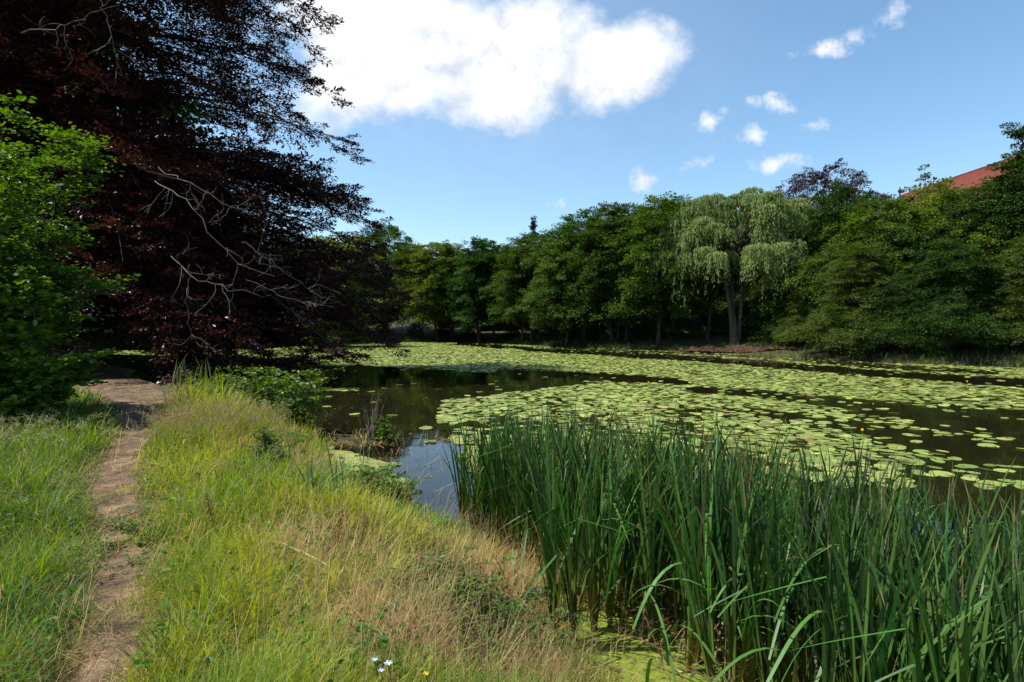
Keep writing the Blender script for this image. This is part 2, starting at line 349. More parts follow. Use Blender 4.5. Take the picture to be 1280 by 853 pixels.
# ------------------------------------------------------------------ trees
def crown(mb, bb, H, Rr, zb, nspray, nleaf, ll, sr=1.1, profile=None, flat=.16, droop=.25, trunk_r=.22, lean=(0, 0), lobes=3, inner=.3, branches=.6, aspect=.6):
    """layered leaf sprays filling an uneven crown, and the limbs that carry them"""
    ph = rng.random(6) * 6.28
    t = rng.random(nspray * 3); 
    if profile is None: profile = lambda t: np.sin(np.pi * np.clip(t * .86 + .12, 0, 1)) ** .62
    t = t[rng.random(len(t)) < profile(t) ** 1.3 + .05][:nspray]; n = len(t)
    az = rng.random(n) * 2 * np.pi
    lob = 1 + .22 * np.sin(lobes * az + ph[0] + 3 * t) + .13 * np.sin(5 * az + ph[1] - 7 * t) + .12 * np.sin(11 * t + ph[2] + az)
    rad = Rr * profile(t) * lob * rng.uniform(.86, 1.12, n) * (inner + (1 - inner) * np.sqrt(rng.random(n)))
    z = zb + (H - zb) * t + rng.normal(0, .15, n)
    cx = lean[0] * t + rad * np.cos(az); cy = lean[1] * t + rad * np.sin(az)
    c = np.stack([cx, cy, z], 1)
    outw = np.stack([np.cos(az), np.sin(az), -droop * np.ones(n) + .5 * (t > .88)], 1); outw = nrm(outw + rn(n, .15))
    side = nrm(np.cross(outw, [0, 0, 1.])); upv = np.cross(side, outw)
    size = sr * (.45 + 1.0 * rng.random(n) ** 1.5) * (1 - .35 * t)
    m = nleaf; k = np.repeat(np.arange(n), m); K = len(k)
    a = rng.random(K) * 2 * np.pi; r_ = np.sqrt(rng.random(K)) * size[k]
    off = outw[k] * (r_ * np.cos(a))[:, None] + side[k] * (r_ * np.sin(a) * aspect)[:, None] + upv[k] * (rng.normal(0, flat, K) * size[k])[:, None]
    off[:, 2] -= droop * .5 * r_ ** 2 / np.maximum(size[k], .1)
    pos = c[k] + off
    d = nrm(outw[k] * .6 + nrm(off + 1e-6) + rn(K, .5)); nn = nrm(np.array([0, 0, 1.]) + rn(K, .45))
    sv = rng.random(n); var = np.clip(sv[k] * .55 + .45 * rng.random(K), 0, 1)
    s_ = ll * (.65 + .7 * rng.random(K))
    leaves(mb, pos, d, nn, s_, s_ * .62, var)
    # limbs
    sel = rng.random(n) < branches; cs = c[sel]; ts = t[sel]
    h0 = np.clip(cs[:, 2] - .55 * np.hypot(cs[:, 0], cs[:, 1]) - .5, zb * .75, H * .95)
    P0 = np.stack([lean[0] * ts * .7, lean[1] * ts * .7, h0], 1); P1 = P0 * .45 + cs * .55; P1[:, 2] = cs[:, 2] * .75 + h0 * .25
    tubes3(bb, P0, P1, cs, trunk_r * .28 * (1 - .7 * ts), .012)
    return pos
def trunk(bb, H, r, lean=(0, 0), wob=.25, sides=8, x0=0, y0=0, zb=-1.5):
    n = 12; t = np.linspace(0, 1, n); ph = rng.random(2) * 6
    pts = np.stack([x0 + lean[0] * t + wob * np.sin(t * 5 + ph[0]) * t, y0 + lean[1] * t + wob * np.sin(t * 4 + ph[1]) * t, zb + (H - zb) * t], 1)
    rr = r * (1 - .88 * t) * (1 + .7 * np.exp(-((pts[:, 2]) ** 2) / .4) * (pts[:, 2] < 1.2)); tube(bb, pts, rr, sides, .5)
PROTO = {}
def proto(key, H, Rr, zb, nspray, nleaf, ll, leafm, barkm='bark', multi=1, tr=.2, **kw):
    lb = MB(); bb = MB()
    crown(lb, bb, H, Rr, zb, nspray, nleaf, ll, trunk_r=tr, **kw)
    ln = kw.get('lean', (0, 0))
    for m_ in range(multi):
        a = rng.random() * 6.28
        trunk(bb, H * (.95 - .1 * m_), tr * (1 - .15 * m_), (ln[0] + (0 if multi == 1 else math.cos(a) * 1.6), ln[1] + (0 if multi == 1 else math.sin(a) * 1.6)), x0=0 if multi == 1 else math.cos(a) * .25, y0=0 if multi == 1 else math.sin(a) * .25)
    PROTO[key] = (H, lb.mesh(key + '_crown', M[leafm]), bb.mesh(key + '_trunk', M[barkm], True), barkm)
pf_tall = lambda t: (np.sin(np.pi * np.clip(t * .72 + .22, 0, 1)) ** .5) * np.clip((1.02 - t) / .16, 0, 1) ** .5
pf_low = lambda t: np.clip(1 - t ** 2.2, 0, 1) ** .6 * (.82 + .18 * np.sin(t * 9))
pf_con = lambda t: np.clip(1 - t, 0.03, 1) ** .9
proto('alder_a', 15, 3.6, 3.2, 400, 120, .19, 'leafA', tr=.17, profile=pf_tall, sr=1.15)
proto('alder_b', 15, 3.2, 5.0, 370, 120, .19, 'leafB', tr=.15, profile=pf_tall, sr=1.1, multi=2)
proto('alder_c', 15, 4.2, 2.8, 430, 120, .19, 'leafA', tr=.18, profile=pf_tall, sr=1.2, multi=2, lobes=2)
proto('alder_d', 15, 3.9, 2.0, 410, 120, .18, 'leafD', tr=.17, profile=pf_tall, sr=1.0, lobes=4)
proto('broad_a', 16, 6.2, 1.8, 760, 120, .21, 'leafA', tr=.3, sr=1.35)
proto('broad_b', 16, 6.8, 1.2, 820, 120, .21, 'leafB', tr=.3, sr=1.4, lobes=4, profile=pf_low)
proto('layer_a', 12, 5.4, .9, 900, 130, .14, 'leafB', tr=.24, sr=1.25, profile=pf_low, droop=.35, flat=.10, aspect=.75)
proto('layer_b', 12, 4.8, .7, 820, 130, .14, 'leafB', tr=.22, sr=1.15, profile=pf_low, droop=.3, flat=.10, lobes=4, aspect=.75)
proto('layer_t', 15, 4.0, .5, 700, 130, .15, 'leafB', tr=.22, sr=1.3, profile=lambda t: np.clip(1 - t ** 1.3, 0, 1) ** .8 * (.8 + .2 * np.sin(t * 14)), droop=.2, flat=.07)
proto('purple', 14, 6.0, 3.5, 600, 100, .17, 'beechfar', tr=.28, sr=1.4, flat=.1)
proto('yellow', 7, 2.6, 1.2, 170, 70, .2, 'leafC', tr=.1, sr=.8)
proto('sparse', 9, 1.9, 3.5, 55, 40, .2, 'leafC', tr=.08, sr=.8, branches=1)
proto('elder', 11, 3.4, .8, 330, 70, .24, 'elder', tr=.16, sr=.9)
proto('shrub_a', 3, 2.2, .0, 130, 60, .17, 'leafB', tr=.05, sr=.75, profile=pf_low)
proto('shrub_b', 3, 1.9, .0, 120, 60, .17, 'leafA', tr=.05, sr=.7, profile=pf_low, lobes=2)
proto('spruce', 20, 3.1, 1.5, 420, 60, .26, 'conifer', tr=.22, sr=1.0, profile=pf_con, droop=.45, flat=.12)
def place_tree(key, px, d, top_py, name, label, cat='tree', group=None, wmul=1.0, rz=None, x=None, sink=.0):
    H, cmh, tmh, _ = PROTO[key]
    x = (px - 640) / F * d if x is None else x
    z0 = gz(x, d) - sink; ztop = CAMZ + (HZ - top_py) / F * d; s = max(.05, (ztop - z0) / H)
    o = empty(name, (x, d, z0), rng.random() * 6.28 if rz is None else rz, (s * wmul, s * wmul, s))
    for nm, me in (('trunk', tmh), ('crown', cmh)):
        c = bpy.data.objects.new(nm, me); C.objects.link(c); c.parent = o
    return tag(o, label, cat, group)
ORD = ['first', 'second', 'third', 'fourth', 'fifth', 'sixth', 'seventh', 'eighth', 'ninth', 'tenth', 'eleventh', 'twelfth', 'thirteenth', 'fourteenth', 'fifteenth', 'sixteenth', 'seventeenth', 'eighteenth', 'nineteenth', 'twentieth']
row = [(876, 54, 256, 'alder_b', 1.0), (848, 59, 249, 'alder_a', 1.0), (818, 60, 247, 'alder_a', 1.0), (790, 63, 254, 'alder_d', 1.0), (762, 66, 258, 'alder_b', 1.05), (734, 68, 264, 'alder_a', 1.05),
       (704, 71, 279, 'alder_d', 1.0), (676, 75, 294, 'alder_b', 1.1), (650, 79, 300, 'alder_a', 1.0), (622, 83, 302, 'alder_d', 1.1), (596, 87, 301, 'alder_b', 1.15), (570, 91, 306, 'alder_a', 1.1), (545, 92, 304, 'alder_c', 1.1), (522, 94, 307, 'alder_b', 1.2)]
for k, (px, d, tp, key, wm) in enumerate(row):
    place_tree(key, px + [4, -6, 5, -7, 8, -3, 6, -8, 3, -5, 7, -4, 5, 0][k], d - [-2, 0, 3.5, 1, 4, 2, 4, 1.5, 3.5, 1, 4, 2, 3.5, 2][k], tp, 'alder_tree', f'tall green waterside tree, {ORD[k]} along the far bank left of the pale willow', group='green trees in a row on the far bank left of the willow', wmul=wm * 1.2)
place_tree('broad_a', 482, 96, 281, 'broadleaf_tree', 'big bright green rounded tree at the far end of the pond beside the copper beech', wmul=.95)
place_tree('broad_a', 440, 90, 296, 'broadleaf_tree', 'green rounded tree at the far end just left of the biggest rounded one', wmul=.8)
place_tree('elder', 416, 66, 292, 'elder_tree', 'pale yellow-green flowering tree showing behind the copper beech branches')
place_tree('spruce', 667, 104, 270, 'conifer_tree', 'dark narrow conifer top sticking up behind the far row of green trees', wmul=.8)
right = [(1052, 47, 236, 'broad_b'), (1098, 43, 250, 'broad_a'), (1140, 41, 268, 'layer_a'), (1188, 42, 243, 'broad_a'), (1240, 40, 224, 'layer_a'), (1268, 38, 158, 'layer_t'), (1360, 35, 160, 'layer_a'), (1022, 50, 268, 'layer_b')]
rl = ['dense dark green tree with foliage down to the water, nearest the reddish bank', 'dense dark tree at the water edge, second one right of the reddish bank', 'dense dark tree at the water edge below the red roof finial',
      'dense dark tree at the water edge under the middle of the red roof', 'dense dark tree at the water edge under the high end of the red roof', 'tallest tree at the right edge of the view with layered boughs against the sky',
      'dark tree at the far right side of the frame beyond the tallest one', 'dark green tree between the willow and the dense waterside trees']
for (px, d, tp, key), lb_ in zip(right, rl): place_tree(key, px, d, tp, 'broadleaf_tree', lb_, group='dense trees on the right bank', wmul=1.08)
# low front trees of the right bank that hang over the water
for k, (px, d, tp) in enumerate([(1016, 45.5, 345), (1072, 39.5, 305), (1130, 37.5, 338), (1182, 36, 300), (1240, 35.5, 330), (1296, 34, 290)]):
    place_tree('layer_b' if k % 2 else 'layer_a', px, d, tp, 'overhanging_tree', f'low bushy tree overhanging the pond on the right bank, {ORD[k]} counted from the reddish bank', 'tree', 'low trees overhanging the water on the right bank', wmul=1.15)
place_tree('purple', 1028, 72, 208, 'purple_beech_tree', 'distant purple-leaved beech rising behind the green trees right of the willow', wmul=.85)
place_tree('yellow', 1165, 60, 233, 'yellow_tree', 'small yellow-green tree standing in front of the red roof', wmul=1.1)
place_tree('sparse', 1146, 64, 212, 'sparse_tree', 'thin sparse young tree poking up beside the red roof')
back = [(560, 108, 312), (605, 104, 311), (650, 100, 310), (700, 92, 296), (745, 86, 280), (790, 80, 268), (835, 76, 262), (880, 74, 258), (930, 72, 262), (975, 70, 262), (1000, 60, 262), (1075, 58, 272), (1125, 56, 285), (1200, 54, 292), (1250, 54, 275), (1360, 50, 200)]
for k, (px, d, tp) in enumerate(back):
    place_tree('broad_b' if k % 2 else 'broad_a', px, d, tp, 'background_tree', 'dark green tree mostly hidden behind the row of waterside trees', group='trees filling the slope behind the waterside row', wmul=.9)
leftb = [(60, 62, 250), (110, 66, 265), (160, 62, 280), (215, 66, 270), (265, 68, 285), (315, 72, 290), (360, 76, 300), (400, 84, 300), (10, 60, 240), (-60, 60, 240)]
for k, (px, d, tp) in enumerate(leftb):
    place_tree('broad_b' if k % 2 else 'broad_a', px, d, tp, 'background_tree', 'dark tree on the far bank seen in the shade under the copper beech', group='trees on the far bank under the beech', wmul=1.0)
# shrubs along the far shore
k = 0
sh_all = []
for px, d, h in [(130, 60, 3), (165, 62, 4), (205, 64, 3.4), (245, 68, 4), (290, 71, 3.5), (335, 75, 4), (375, 80, 3.6), (410, 86, 3.6), (445, 91, 2.6), (480, 93, 2), (520, 92, 2.0), (555, 92, 2.2), (585, 88, 2), (640, 80, 2), (665, 74, 2.5), (690, 70, 2.2), (712, 68, 2),
                 (745, 64, 2.2), (770, 62, 2.6), (795, 60, 2), (825, 58, 1.8), (850, 57, 2.4), (962, 52, 2.2), (985, 48, 2.6), (870, 56, 1.6), (945, 56, 3), (610, 100, 2.5), (800, 68, 3.5), (720, 76, 3.5), (890, 60, 3), (925, 60, 3.5), (1000, 56, 4)]:
    x = (px - 640) / F * d; z0 = gz(x, d); tp = HZ - (z0 + h - CAMZ) / d * F
    if px < 430: lbs = 'leafy shrub in deep shade on the far shore under the copper beech'; gr = 'shrubs on the far shore under the beech'
    elif px < 880: lbs = 'low green shrub at the foot of the far row of trees'; gr = 'shrubs along the far bank'
    else: lbs = 'low green shrub around the foot of the pale willow'; gr = 'shrubs around the willow'
    place_tree('shrub_a' if k % 2 else 'shrub_b', px, d + (2.5 if 440 < px < 900 else 0), tp, 'bank_shrub', lbs, 'shrub', gr, wmul=1.0 + .4 * rng.random()); k += 1
# pale birch stems between the far trees
for k, (px, d, tp) in enumerate([(793, 72, 300), (799, 71.5, 310)]):
    x = (px - 640) / F * d; z0 = gz(x, d); H = CAMZ + (HZ - tp) / F * d - z0
    o = empty('birch_tree', (x, d, z0)); bb = MB(); trunk(bb, H, .17, wob=.1, lean=(.3, 0)); lb = MB(); crown(lb, bb, H + 1, 1.6, H * .7, 60, 50, .2, branches=1, trunk_r=.1)
    bb.build('trunk', M['birch'], o, True); lb.build('crown', M['leafA'], o)
    tag(o, ['slim pale-barked birch among the far trees, left one of a close pair', 'slim pale-barked birch among the far trees, right one of a close pair', 'slim single pale-barked birch just left of the willow'][k], 'tree', 'pale birch stems')
# ---- weeping willow
def willow(px, d, tp, Rr, label, trunks=True):
    x = (px - 640) / F * d; z0 = gz(x, d); H = CAMZ + (HZ - tp) / F * d - z0
    o = empty('willow_tree', (x, d, z0)); bb = MB(); lb = MB()
    stems = [(-.25, 0, -1.7, .3), (.3, .1, 1.3, -.3), (0, .4, .2, 1.8)] if trunks else [(0, 0, .3, .3)]
    for (sx, sy, lx, ly) in stems:
        n = 10; t = np.linspace(0, 1, n)
        pts = np.stack([sx * (t > .0) + lx * t ** 1.6 + .12 * np.sin(t * 7), sy + ly * t ** 1.6, -1 + (H * .86 + 1) * t], 1); tube(bb, pts, .22 * (1 - .8 * t) + .02, 8)
        tube(bb, pts[4:8] * [1, 1, 1] + np.linspace(0, 1, 4)[:, None] * [lx * 1.2, ly, .6], [.12, .09, .06, .03], 6)
    if trunks: tube(bb, [(0, 0, -1), (0, 0, .2), (0, .05, 1.2), (.0, .1, 2.4)], [.6, .42, .34, .2], 10)
    # domes of hanging strands
    nd = 170; tz = rng.random(nd) ** 1.0 * .86; az = rng.choice(rng.random(11) * 6.28, nd) + rng.normal(0, .42, nd)
    rr = Rr * np.sqrt(1 - np.clip(tz, 0, .97) ** 2.6) * (.3 + .75 * np.sqrt(rng.random(nd))) * (1 + .22 * np.sin(3 * az) + .12 * np.sin(5 * az + 1))
    dz = H * (.50 + .46 * tz) * rng.uniform(.93, 1.0, nd); dc = np.stack([rr * np.cos(az), rr * np.sin(az), dz], 1)
    tubes3(bb, np.stack([dc[:, 0] * .2, dc[:, 1] * .2, dc[:, 2] * .72], 1), dc * [.6, .6, 1], dc, .09, .02)
    ns = 64; k_ = np.repeat(np.arange(nd), ns); K = len(k_); a = rng.random(K) * 6.28; sr = np.sqrt(rng.random(K)) * (.55 + .7 * rng.random(nd))[k_]
    top = dc[k_] + np.stack([sr * np.cos(a), sr * np.sin(a), .75 * np.sqrt(np.maximum(0, 1.8 - sr ** 2)) - .6], 1)
    Ls = (.4 + 2.3 * rng.random(K) ** 2.0) * (.4 + 1.0 * rng.random(nd)[k_] ** 2 + .4 * (1 - tz[k_])); nl = 15
    kk = np.repeat(np.arange(K), nl); s = rng.random(len(kk)); flow = np.stack([np.cos(a), np.sin(a), 0 * a], 1)
    pos = top[kk] + flow[kk] * (.35 * np.sqrt(s) * Ls[kk] * .4)[:, None]; pos[:, 2] -= s ** 1.2 * Ls[kk]; pos += rn(len(kk), .05)
    dd = nrm(flow[kk] * .35 + np.array([0, 0, -1.]) + rn(len(kk), .28)); var = np.clip(rng.random(nd)[k_][kk] * .5 + .5 * rng.random(len(kk)), 0, 1)
    leaves(lb, pos, dd, nrm(rn(len(kk)) + flow[kk]), .26, .07, var)
    bb.build('trunk', M['barkpale'], o, True); lb.build('crown', M['willow'], o); tag(o, label, 'tree'); return o
wl = willow(918, 52, 226, 5.6, 'pale grey-green weeping willow with forked trunk standing over the reddish bank')
willow(982, 57, 237, 2.9, 'smaller pale willow crown rising just right of the big weeping willow', False)
# ---- the red roofed building on the hill
bo = empty('hill_building', (64, 86, gz(64, 86) - 1)); zr = 23.9 - bo.location.z; ze = zr - 6.0
def bx(mb, a, b):
    x0, y0, z0 = a; x1, y1, z1 = b
    mb.add([(x0, y0, z0), (x1, y0, z0), (x1, y1, z0), (x0, y1, z0), (x0, y0, z1), (x1, y0, z1), (x1, y1, z1), (x0, y1, z1)],
           [[0, 3, 2, 1], [4, 5, 6, 7], [0, 1, 5, 4], [1, 2, 6, 5], [2, 3, 7, 6], [3, 0, 4, 7]])
mb = MB(); bx(mb, (-6.5, -26, 0), (6.5, 8, ze + .4)); 
mb.add([(-6.5, -26, ze + .4), (6.5, -26, ze + .4), (0, -26, zr - .15), (-6.5, 8, ze + .4), (6.5, 8, ze + .4), (0, 8, zr - .15)], [[0, 1, 2], [3, 5, 4]]); mb.build('wall', M['wall'], bo)
mb = MB(); th = .25
for s in (-1, 1):
    mb.add([(s * 7.3, -26.6, ze - .35), (0, -26.6, zr), (0, 8.6, zr), (s * 7.3, 8.6, ze - .35), (s * 7.3, -26.6, ze - .35 - th), (0, -26.6, zr - th), (0, 8.6, zr - th), (s * 7.3, 8.6, ze - .35 - th)],
           [[0, 1, 2, 3], [4, 7, 6, 5], [0, 3, 7, 4], [0, 4, 5, 1], [3, 2, 6, 7]])
    for q in range(1, 26):   # tile courses
        t = q / 26; bx(mb, (s * 7.3 * t - .06, -26.6, zr - (6.35) * t - .02), (s * 7.3 * t + .06, 8.6, zr - 6.35 * t + .035))
rf = mb.build('roof', M['tile'], bo)
mb = MB(); tube(mb, [(0, -26.8 + .4 * q, zr + .04) for q in range(89)], .14, 6); mb.build('ridge_cap', M['tile'], rf)
mb = MB(); tube(mb, [(0, 8.4, zr - .1), (0, 8.4, zr + .5), (0, 8.4, zr + .7), (0, 8.4, zr + .95), (0, 8.4, zr + 1.2), (0, 8.4, zr + 1.6)], [.12, .09, .28, .34, .12, .03], 8); mb.build('finial', M['iron'], rf, True)
for yw in (-19, -15, -11, -7, -3, 1, 5):
    mb = MB(); bx(mb, (-6.6, yw - .55, ze - 3), (-6.52, yw + .55, ze - 1.2)); wf = mb.build('window', M['frame'], bo)
    mb = MB(); bx(mb, (-6.64, yw - .45, ze - 2.9), (-6.6, yw - .03, ze - 1.3)); bx(mb, (-6.64, yw + .03, ze - 2.9), (-6.6, yw + .45, ze - 1.3)); mb.build('pane', M['window'], wf)
tag(bo, 'red tiled roof of a building on the hill behind the right bank trees', 'building')
# ------------------------------------------------------------------ copper beech
BX, BY = -20.5, 25.5; bz = gz(BX, BY)
beech = empty('copper_beech_tree', (BX, BY, bz)); tag(beech, 'huge dark copper beech spreading over the pond from the left', 'tree')
lb = MB(); bb = MB(); dbm = MB()
trunk(bb, 25, .85, wob=.5, sides=12)
nprim = 210
hz = np.concatenate([rng.uniform(2.6, 24, nprim), rng.uniform(2.4, 9.5, 90)]); nprim = len(hz)
az = rng.uniform(-np.pi, np.pi, nprim)
az[:150] = rng.uniform(-1.6, 0.9, 150)       # more boughs toward the water and the viewer
az[210:] = rng.uniform(-.62, .38, 90)
allL = []
for b in range(nprim):
    h0 = hz[b]; a = az[b]; dirv = np.array([math.cos(a), math.sin(a), 0])
    Lr = np.interp(h0, [2, 5, 8, 12, 17, 22, 25], [15.8, 16.4, 14.0, 12.8, 12.4, 11.0, 8]) * (rng.uniform(.45, 1.03) if b < 210 else rng.uniform(.72, 1.03))
    toward = max(0, -dirv[1]); Lr *= 1 - .64 * toward ** 1.2
    rise = rng.uniform(.6, 2.0) + (2.0 if h0 > 16 else 0); drop = rng.uniform(1.0, 3.2) + (1.6 if h0 < 8 else 0)
    t = np.linspace(0, 1, 12); z = h0 + rise * np.sin(t * 1.6) * 1.2 - (rise * .6 + drop) * t ** 2.4 * .9
    curve = rng.uniform(-1.1, 1.1); sidev = np.array([-dirv[1], dirv[0], 0])
    pts = dirv * (Lr * t)[:, None] + sidev * (curve * Lr * .18 * t ** 2)[:, None]; pts[:, 2] = np.maximum(z - (1.6 * t ** 2 if b % 3 == 0 and h0 < 8 else 0), .55)
    tube(bb, pts, .11 * (1 - .93 * t) ** 1.4 * (1.1 if h0 < 14 else .8) + .005, 5)
    ns = 30
    tt = rng.uniform(.22, 1.0, ns); base = np.stack([np.interp(tt, t, pts[:, q]) for q in range(3)], 1)
    sg = np.where(rng.random(ns) < .5, -1, 1); ang = rng.uniform(.35, 1.1, ns)
    d2 = dirv[None] * np.cos(ang)[:, None] + sidev[None] * (sg * np.sin(ang))[:, None]; d2[:, 2] = rng.normal(-.06, .30, ns)
    L2 = (1.0 + 2.6 * (1 - tt)) * rng.uniform(.6, 1.2, ns)
    end = base + d2 * L2[:, None]; end[:, 2] -= .10 * L2 ** 1.5; mid = base + d2 * L2[:, None] * .55
    tubes3(bb, base, mid, end, .013, .003)
    # leaves in flat frond-like sprays along each side twig
    nl = 76; k = np.repeat(np.arange(ns), nl); K = len(k)
    slot = rng.integers(1, 10, K); sgn = np.where(rng.random(K) < .5, -1, 1); s = np.clip(slot / 9.5 + sgn * .03 + .02 * np.sin(k * 7.3 + slot * 2.1), .05, 1)
    p = base[k] * ((1 - s) ** 2)[:, None] + mid[k] * (2 * s * (1 - s))[:, None] + end[k] * (s ** 2)[:, None]
    sv = nrm(np.cross(d2, [0, 0, 1.]))[k]; sl = (.22 + .60 * (1 - s)) * np.minimum(L2[k], 1.7) * .62 * (.7 + .5 * np.abs(np.sin(slot * 5.1 + sgn + k))); off = sgn * sl * rng.random(K) ** .8
    p = p + sv * off[:, None] * .85 + d2[k] * (np.abs(off) * .75)[:, None]; p[:, 2] += -.22 * np.abs(off) + .10 * np.sin(slot * 3.7 + k) * np.abs(off) ; p += rn(K, .035)
    dd = d2[k] * .8 + sv * (np.sign(off) * .6)[:, None] + rn(K, .3); nn = np.array([0, 0, 1.]) + rn(K, .35)
    sz = .13 * rng.uniform(.7, 1.3, K)
    leaves(lb, p, dd, nn, sz, sz * .62, np.clip(rng.random(K) * .7 + .3 * rng.random(ns)[k], 0, 1))
# tips low over the water
bb.build('trunk', M['bark'], beech, True); lb.build('crown', M['beech'], beech)
def dead(points, r0, ntw, seed, spread=1.0):
    rr_ = np.random.default_rng(seed); p = np.array(points, float); p = resample(p, 14); p += rr_.normal(0, .04, p.shape)
    tube(dbm, p, np.linspace(r0 * .62, .006, 14), 5)
    for q in range(ntw):
        i0 = rr_.integers(2, 13); d = nrm(p[min(i0 + 1, 13)] - p[i0 - 1] + rr_.normal(0, .9, 3) * spread * np.array([1, .5, 1])); L_ = rr_.uniform(.4, 1.5)
        c = [p[i0]]; 
        for s in range(6): d = nrm(d + rr_.normal(0, .35, 3)); c.append(c[-1] + d * L_ / 6)
        tube(dbm, c, np.linspace(.009, .003, 7), 4)
        for w_ in range(3):
            i1 = rr_.integers(2, 6); d2 = nrm(d + rr_.normal(0, .8, 3)); tube(dbm, [c[i1], c[i1] + d2 * .2, c[i1] + d2 * .35 + rr_.normal(0, .08, 3)], [.006, .005, .003], 3)
off0 = np.array([BX, BY, bz])
def q3(px, py, d): return np.array(PD(px, py, d)) - off0
dead([q3(195, 228, 18), q3(235, 250, 17), q3(262, 285, 16.6), q3(300, 335, 16.5), q3(345, 345, 16.6)], .03, 9, 1)
dead([q3(215, 320, 17), q3(245, 350, 16.4), q3(290, 362, 16.2), q3(340, 372, 16.6)], .03, 7, 2)
dead([q3(200, 212, 18), q3(240, 230, 17), q3(285, 260, 17), q3(330, 270, 17)], .025, 7, 3)
dead([q3(310, 350, 19), q3(360, 372, 19), q3(420, 385, 19.5)], .016, 6, 5, .7)
dead([q3(300, 300, 20), q3(350, 335, 20), q3(400, 372, 20.5)], .02, 10, 6, .7)
dead([q3(238, 330, 16.5), q3(236, 380, 16.4), q3(240, 425, 16.4)], .012, 4, 7, .5)
dead([q3(40, 45, 17), q3(90, 38, 16.6), q3(150, 15, 16.5), q3(165, -10, 16.5)], .04, 5, 8)
dead([q3(130, 0, 16), q3(146, 50, 16), q3(158, 100, 16.2)], .015, 4, 9)
dbm.build('dead_branch', M['deadwood'], beech, True)
# big shade trees standing behind and beside the beech on the left land
proto('tall_dark', 22, 8.5, 1.5, 900, 75, .34, 'leafB', tr=.4, sr=1.9, profile=lambda t: np.clip(1.02 - t ** 3, 0, 1) ** .5)
for k, (x, y, H_) in enumerate([(-27, 27, 27), (-33, 33, 27), (-35, 22, 24), (-40, 36, 25), (-28, 15, 9)]):
    z0 = gz(x, y); d_ = y
    place_tree('tall_dark', 0, y, HZ - (z0 + H_ - CAMZ) / y * F, 'shade_tree', ['tall dark green tree close behind the copper beech', 'tall dark tree behind the copper beech next to the water', 'tall dark green tree left of the copper beech, mostly outside the frame', 'farthest tall dark tree behind the copper beech', 'lower dark green tree behind the leafy bush at the left edge'][k], group=None, x=x, wmul=.85)
# ------------------------------------------------------------------ hazel bush at the left edge
def leafy_bush(name, loc, stems, leafm, ll, label, cat, nleaf=28, ntw=26, tw=.55, barkm='bark', r0=.03, seed=0, droop=.1, six=True, upto=1.0):
    """stems: list of 3d polylines (local); twigs with alternate flat leaves"""
    rr_ = np.random.default_rng(seed); o = empty(name, loc); bb = MB(); lb = MB()
    for st in stems:
        p = resample(np.array(st, float), 16); p[1:] += rr_.normal(0, .03, (15, 3)) * np.linspace(.3, 1, 15)[:, None]; tube(bb, p, np.linspace(r0, r0 * .2, 16), 6)
        t = rr_.uniform(.12, 1, ntw); base = np.stack([np.interp(t * 15, np.arange(16), p[:, q]) for q in range(3)], 1)
        a = rr_.uniform(0, 6.28, ntw); d = np.stack([np.cos(a), np.sin(a), rr_.uniform(-.1, .5, ntw)], 1); L_ = tw * rr_.uniform(.5, 1.4, ntw) * (1.15 - .4 * t)
        end = base + d * L_[:, None]; mid = base + d * L_[:, None] * .5 + [0, 0, .08 * tw]; end[:, 2] -= droop * L_
        tubes3(bb, base, mid, end, r0 * .25, .002, sides=4)
        k = np.repeat(np.arange(ntw), nleaf); K = len(k); s = (rr_.random(K) * .9 + .1) * upto
        pp_ = base[k] * ((1 - s) ** 2)[:, None] + mid[k] * (2 * s * (1 - s))[:, None] + end[k] * (s ** 2)[:, None]
        sv = nrm(np.cross(d, [0, 0, 1.]))[k]; sg = np.where(rr_.random(K) < .5, -1, 1)
        dd = d[k] * .5 + sv * sg[:, None] * .8 + rr_.normal(0, .3, (K, 3)); nn = np.array([0, 0, 1.]) + rr_.normal(0, .35, (K, 3))
        pp_ = pp_ + nrm(dd) * .02 * tw + rr_.normal(0, .05 * tw, (K, 3))
        sz = ll * rr_.uniform(.6, 1.2, K); leaves(lb, pp_, dd, nn, sz, sz * .8, np.clip(rr_.random(K) * .6 + .4 * rr_.random(ntw)[k], 0, 1), six=six)
    bb.build('stem', M[barkm], o, True); lb.build('foliage', M[leafm], o); return tag(o, label, cat)
r2 = random.Random(4)
hx, hy = -10.45, 10.8; hz_ = gz(hx, hy); stems = []
for k in range(30):
    a = r2.uniform(-math.pi, math.pi); L_ = r2.uniform(.5, 1.25)
    H_ = r2.uniform(2.2, 6.2)
    stems.append([(math.cos(a) * .3, math.sin(a) * .3, 0), (math.cos(a) * L_ * .6, math.sin(a) * L_ * .6, H_ * .4), (math.cos(a) * L_ * 1.5, math.sin(a) * L_ * 1.3, H_ * .8), (math.cos(a) * L_ * 2.0, math.sin(a) * L_ * 1.6, H_)])
leafy_bush('hazel_bush', (hx, hy, hz_), stems, 'hazel', .10, 'tall bright green leafy bush beside the path at the left edge', 'bush', nleaf=26, ntw=70, tw=.8, seed=3)
stems = []
for k in range(16):
    a = r2.uniform(-math.pi, math.pi); H_ = r2.uniform(.8, 2.6); L_ = r2.uniform(.4, 1.2)
    stems.append([(math.cos(a) * .2, math.sin(a) * .2, 0), (math.cos(a) * L_ * .7, math.sin(a) * L_ * .7, H_ * .55), (math.cos(a) * L_ * 1.2, math.sin(a) * L_ * 1.2, H_)])
leafy_bush('hazel_bush', (-8.75, 10.1, gz(-8.75, 10.1)), stems, 'hazel', .13, 'lower big-leaved bush where the path narrows, in front of the tall green bush', 'bush', nleaf=20, ntw=30, tw=.45, seed=5)
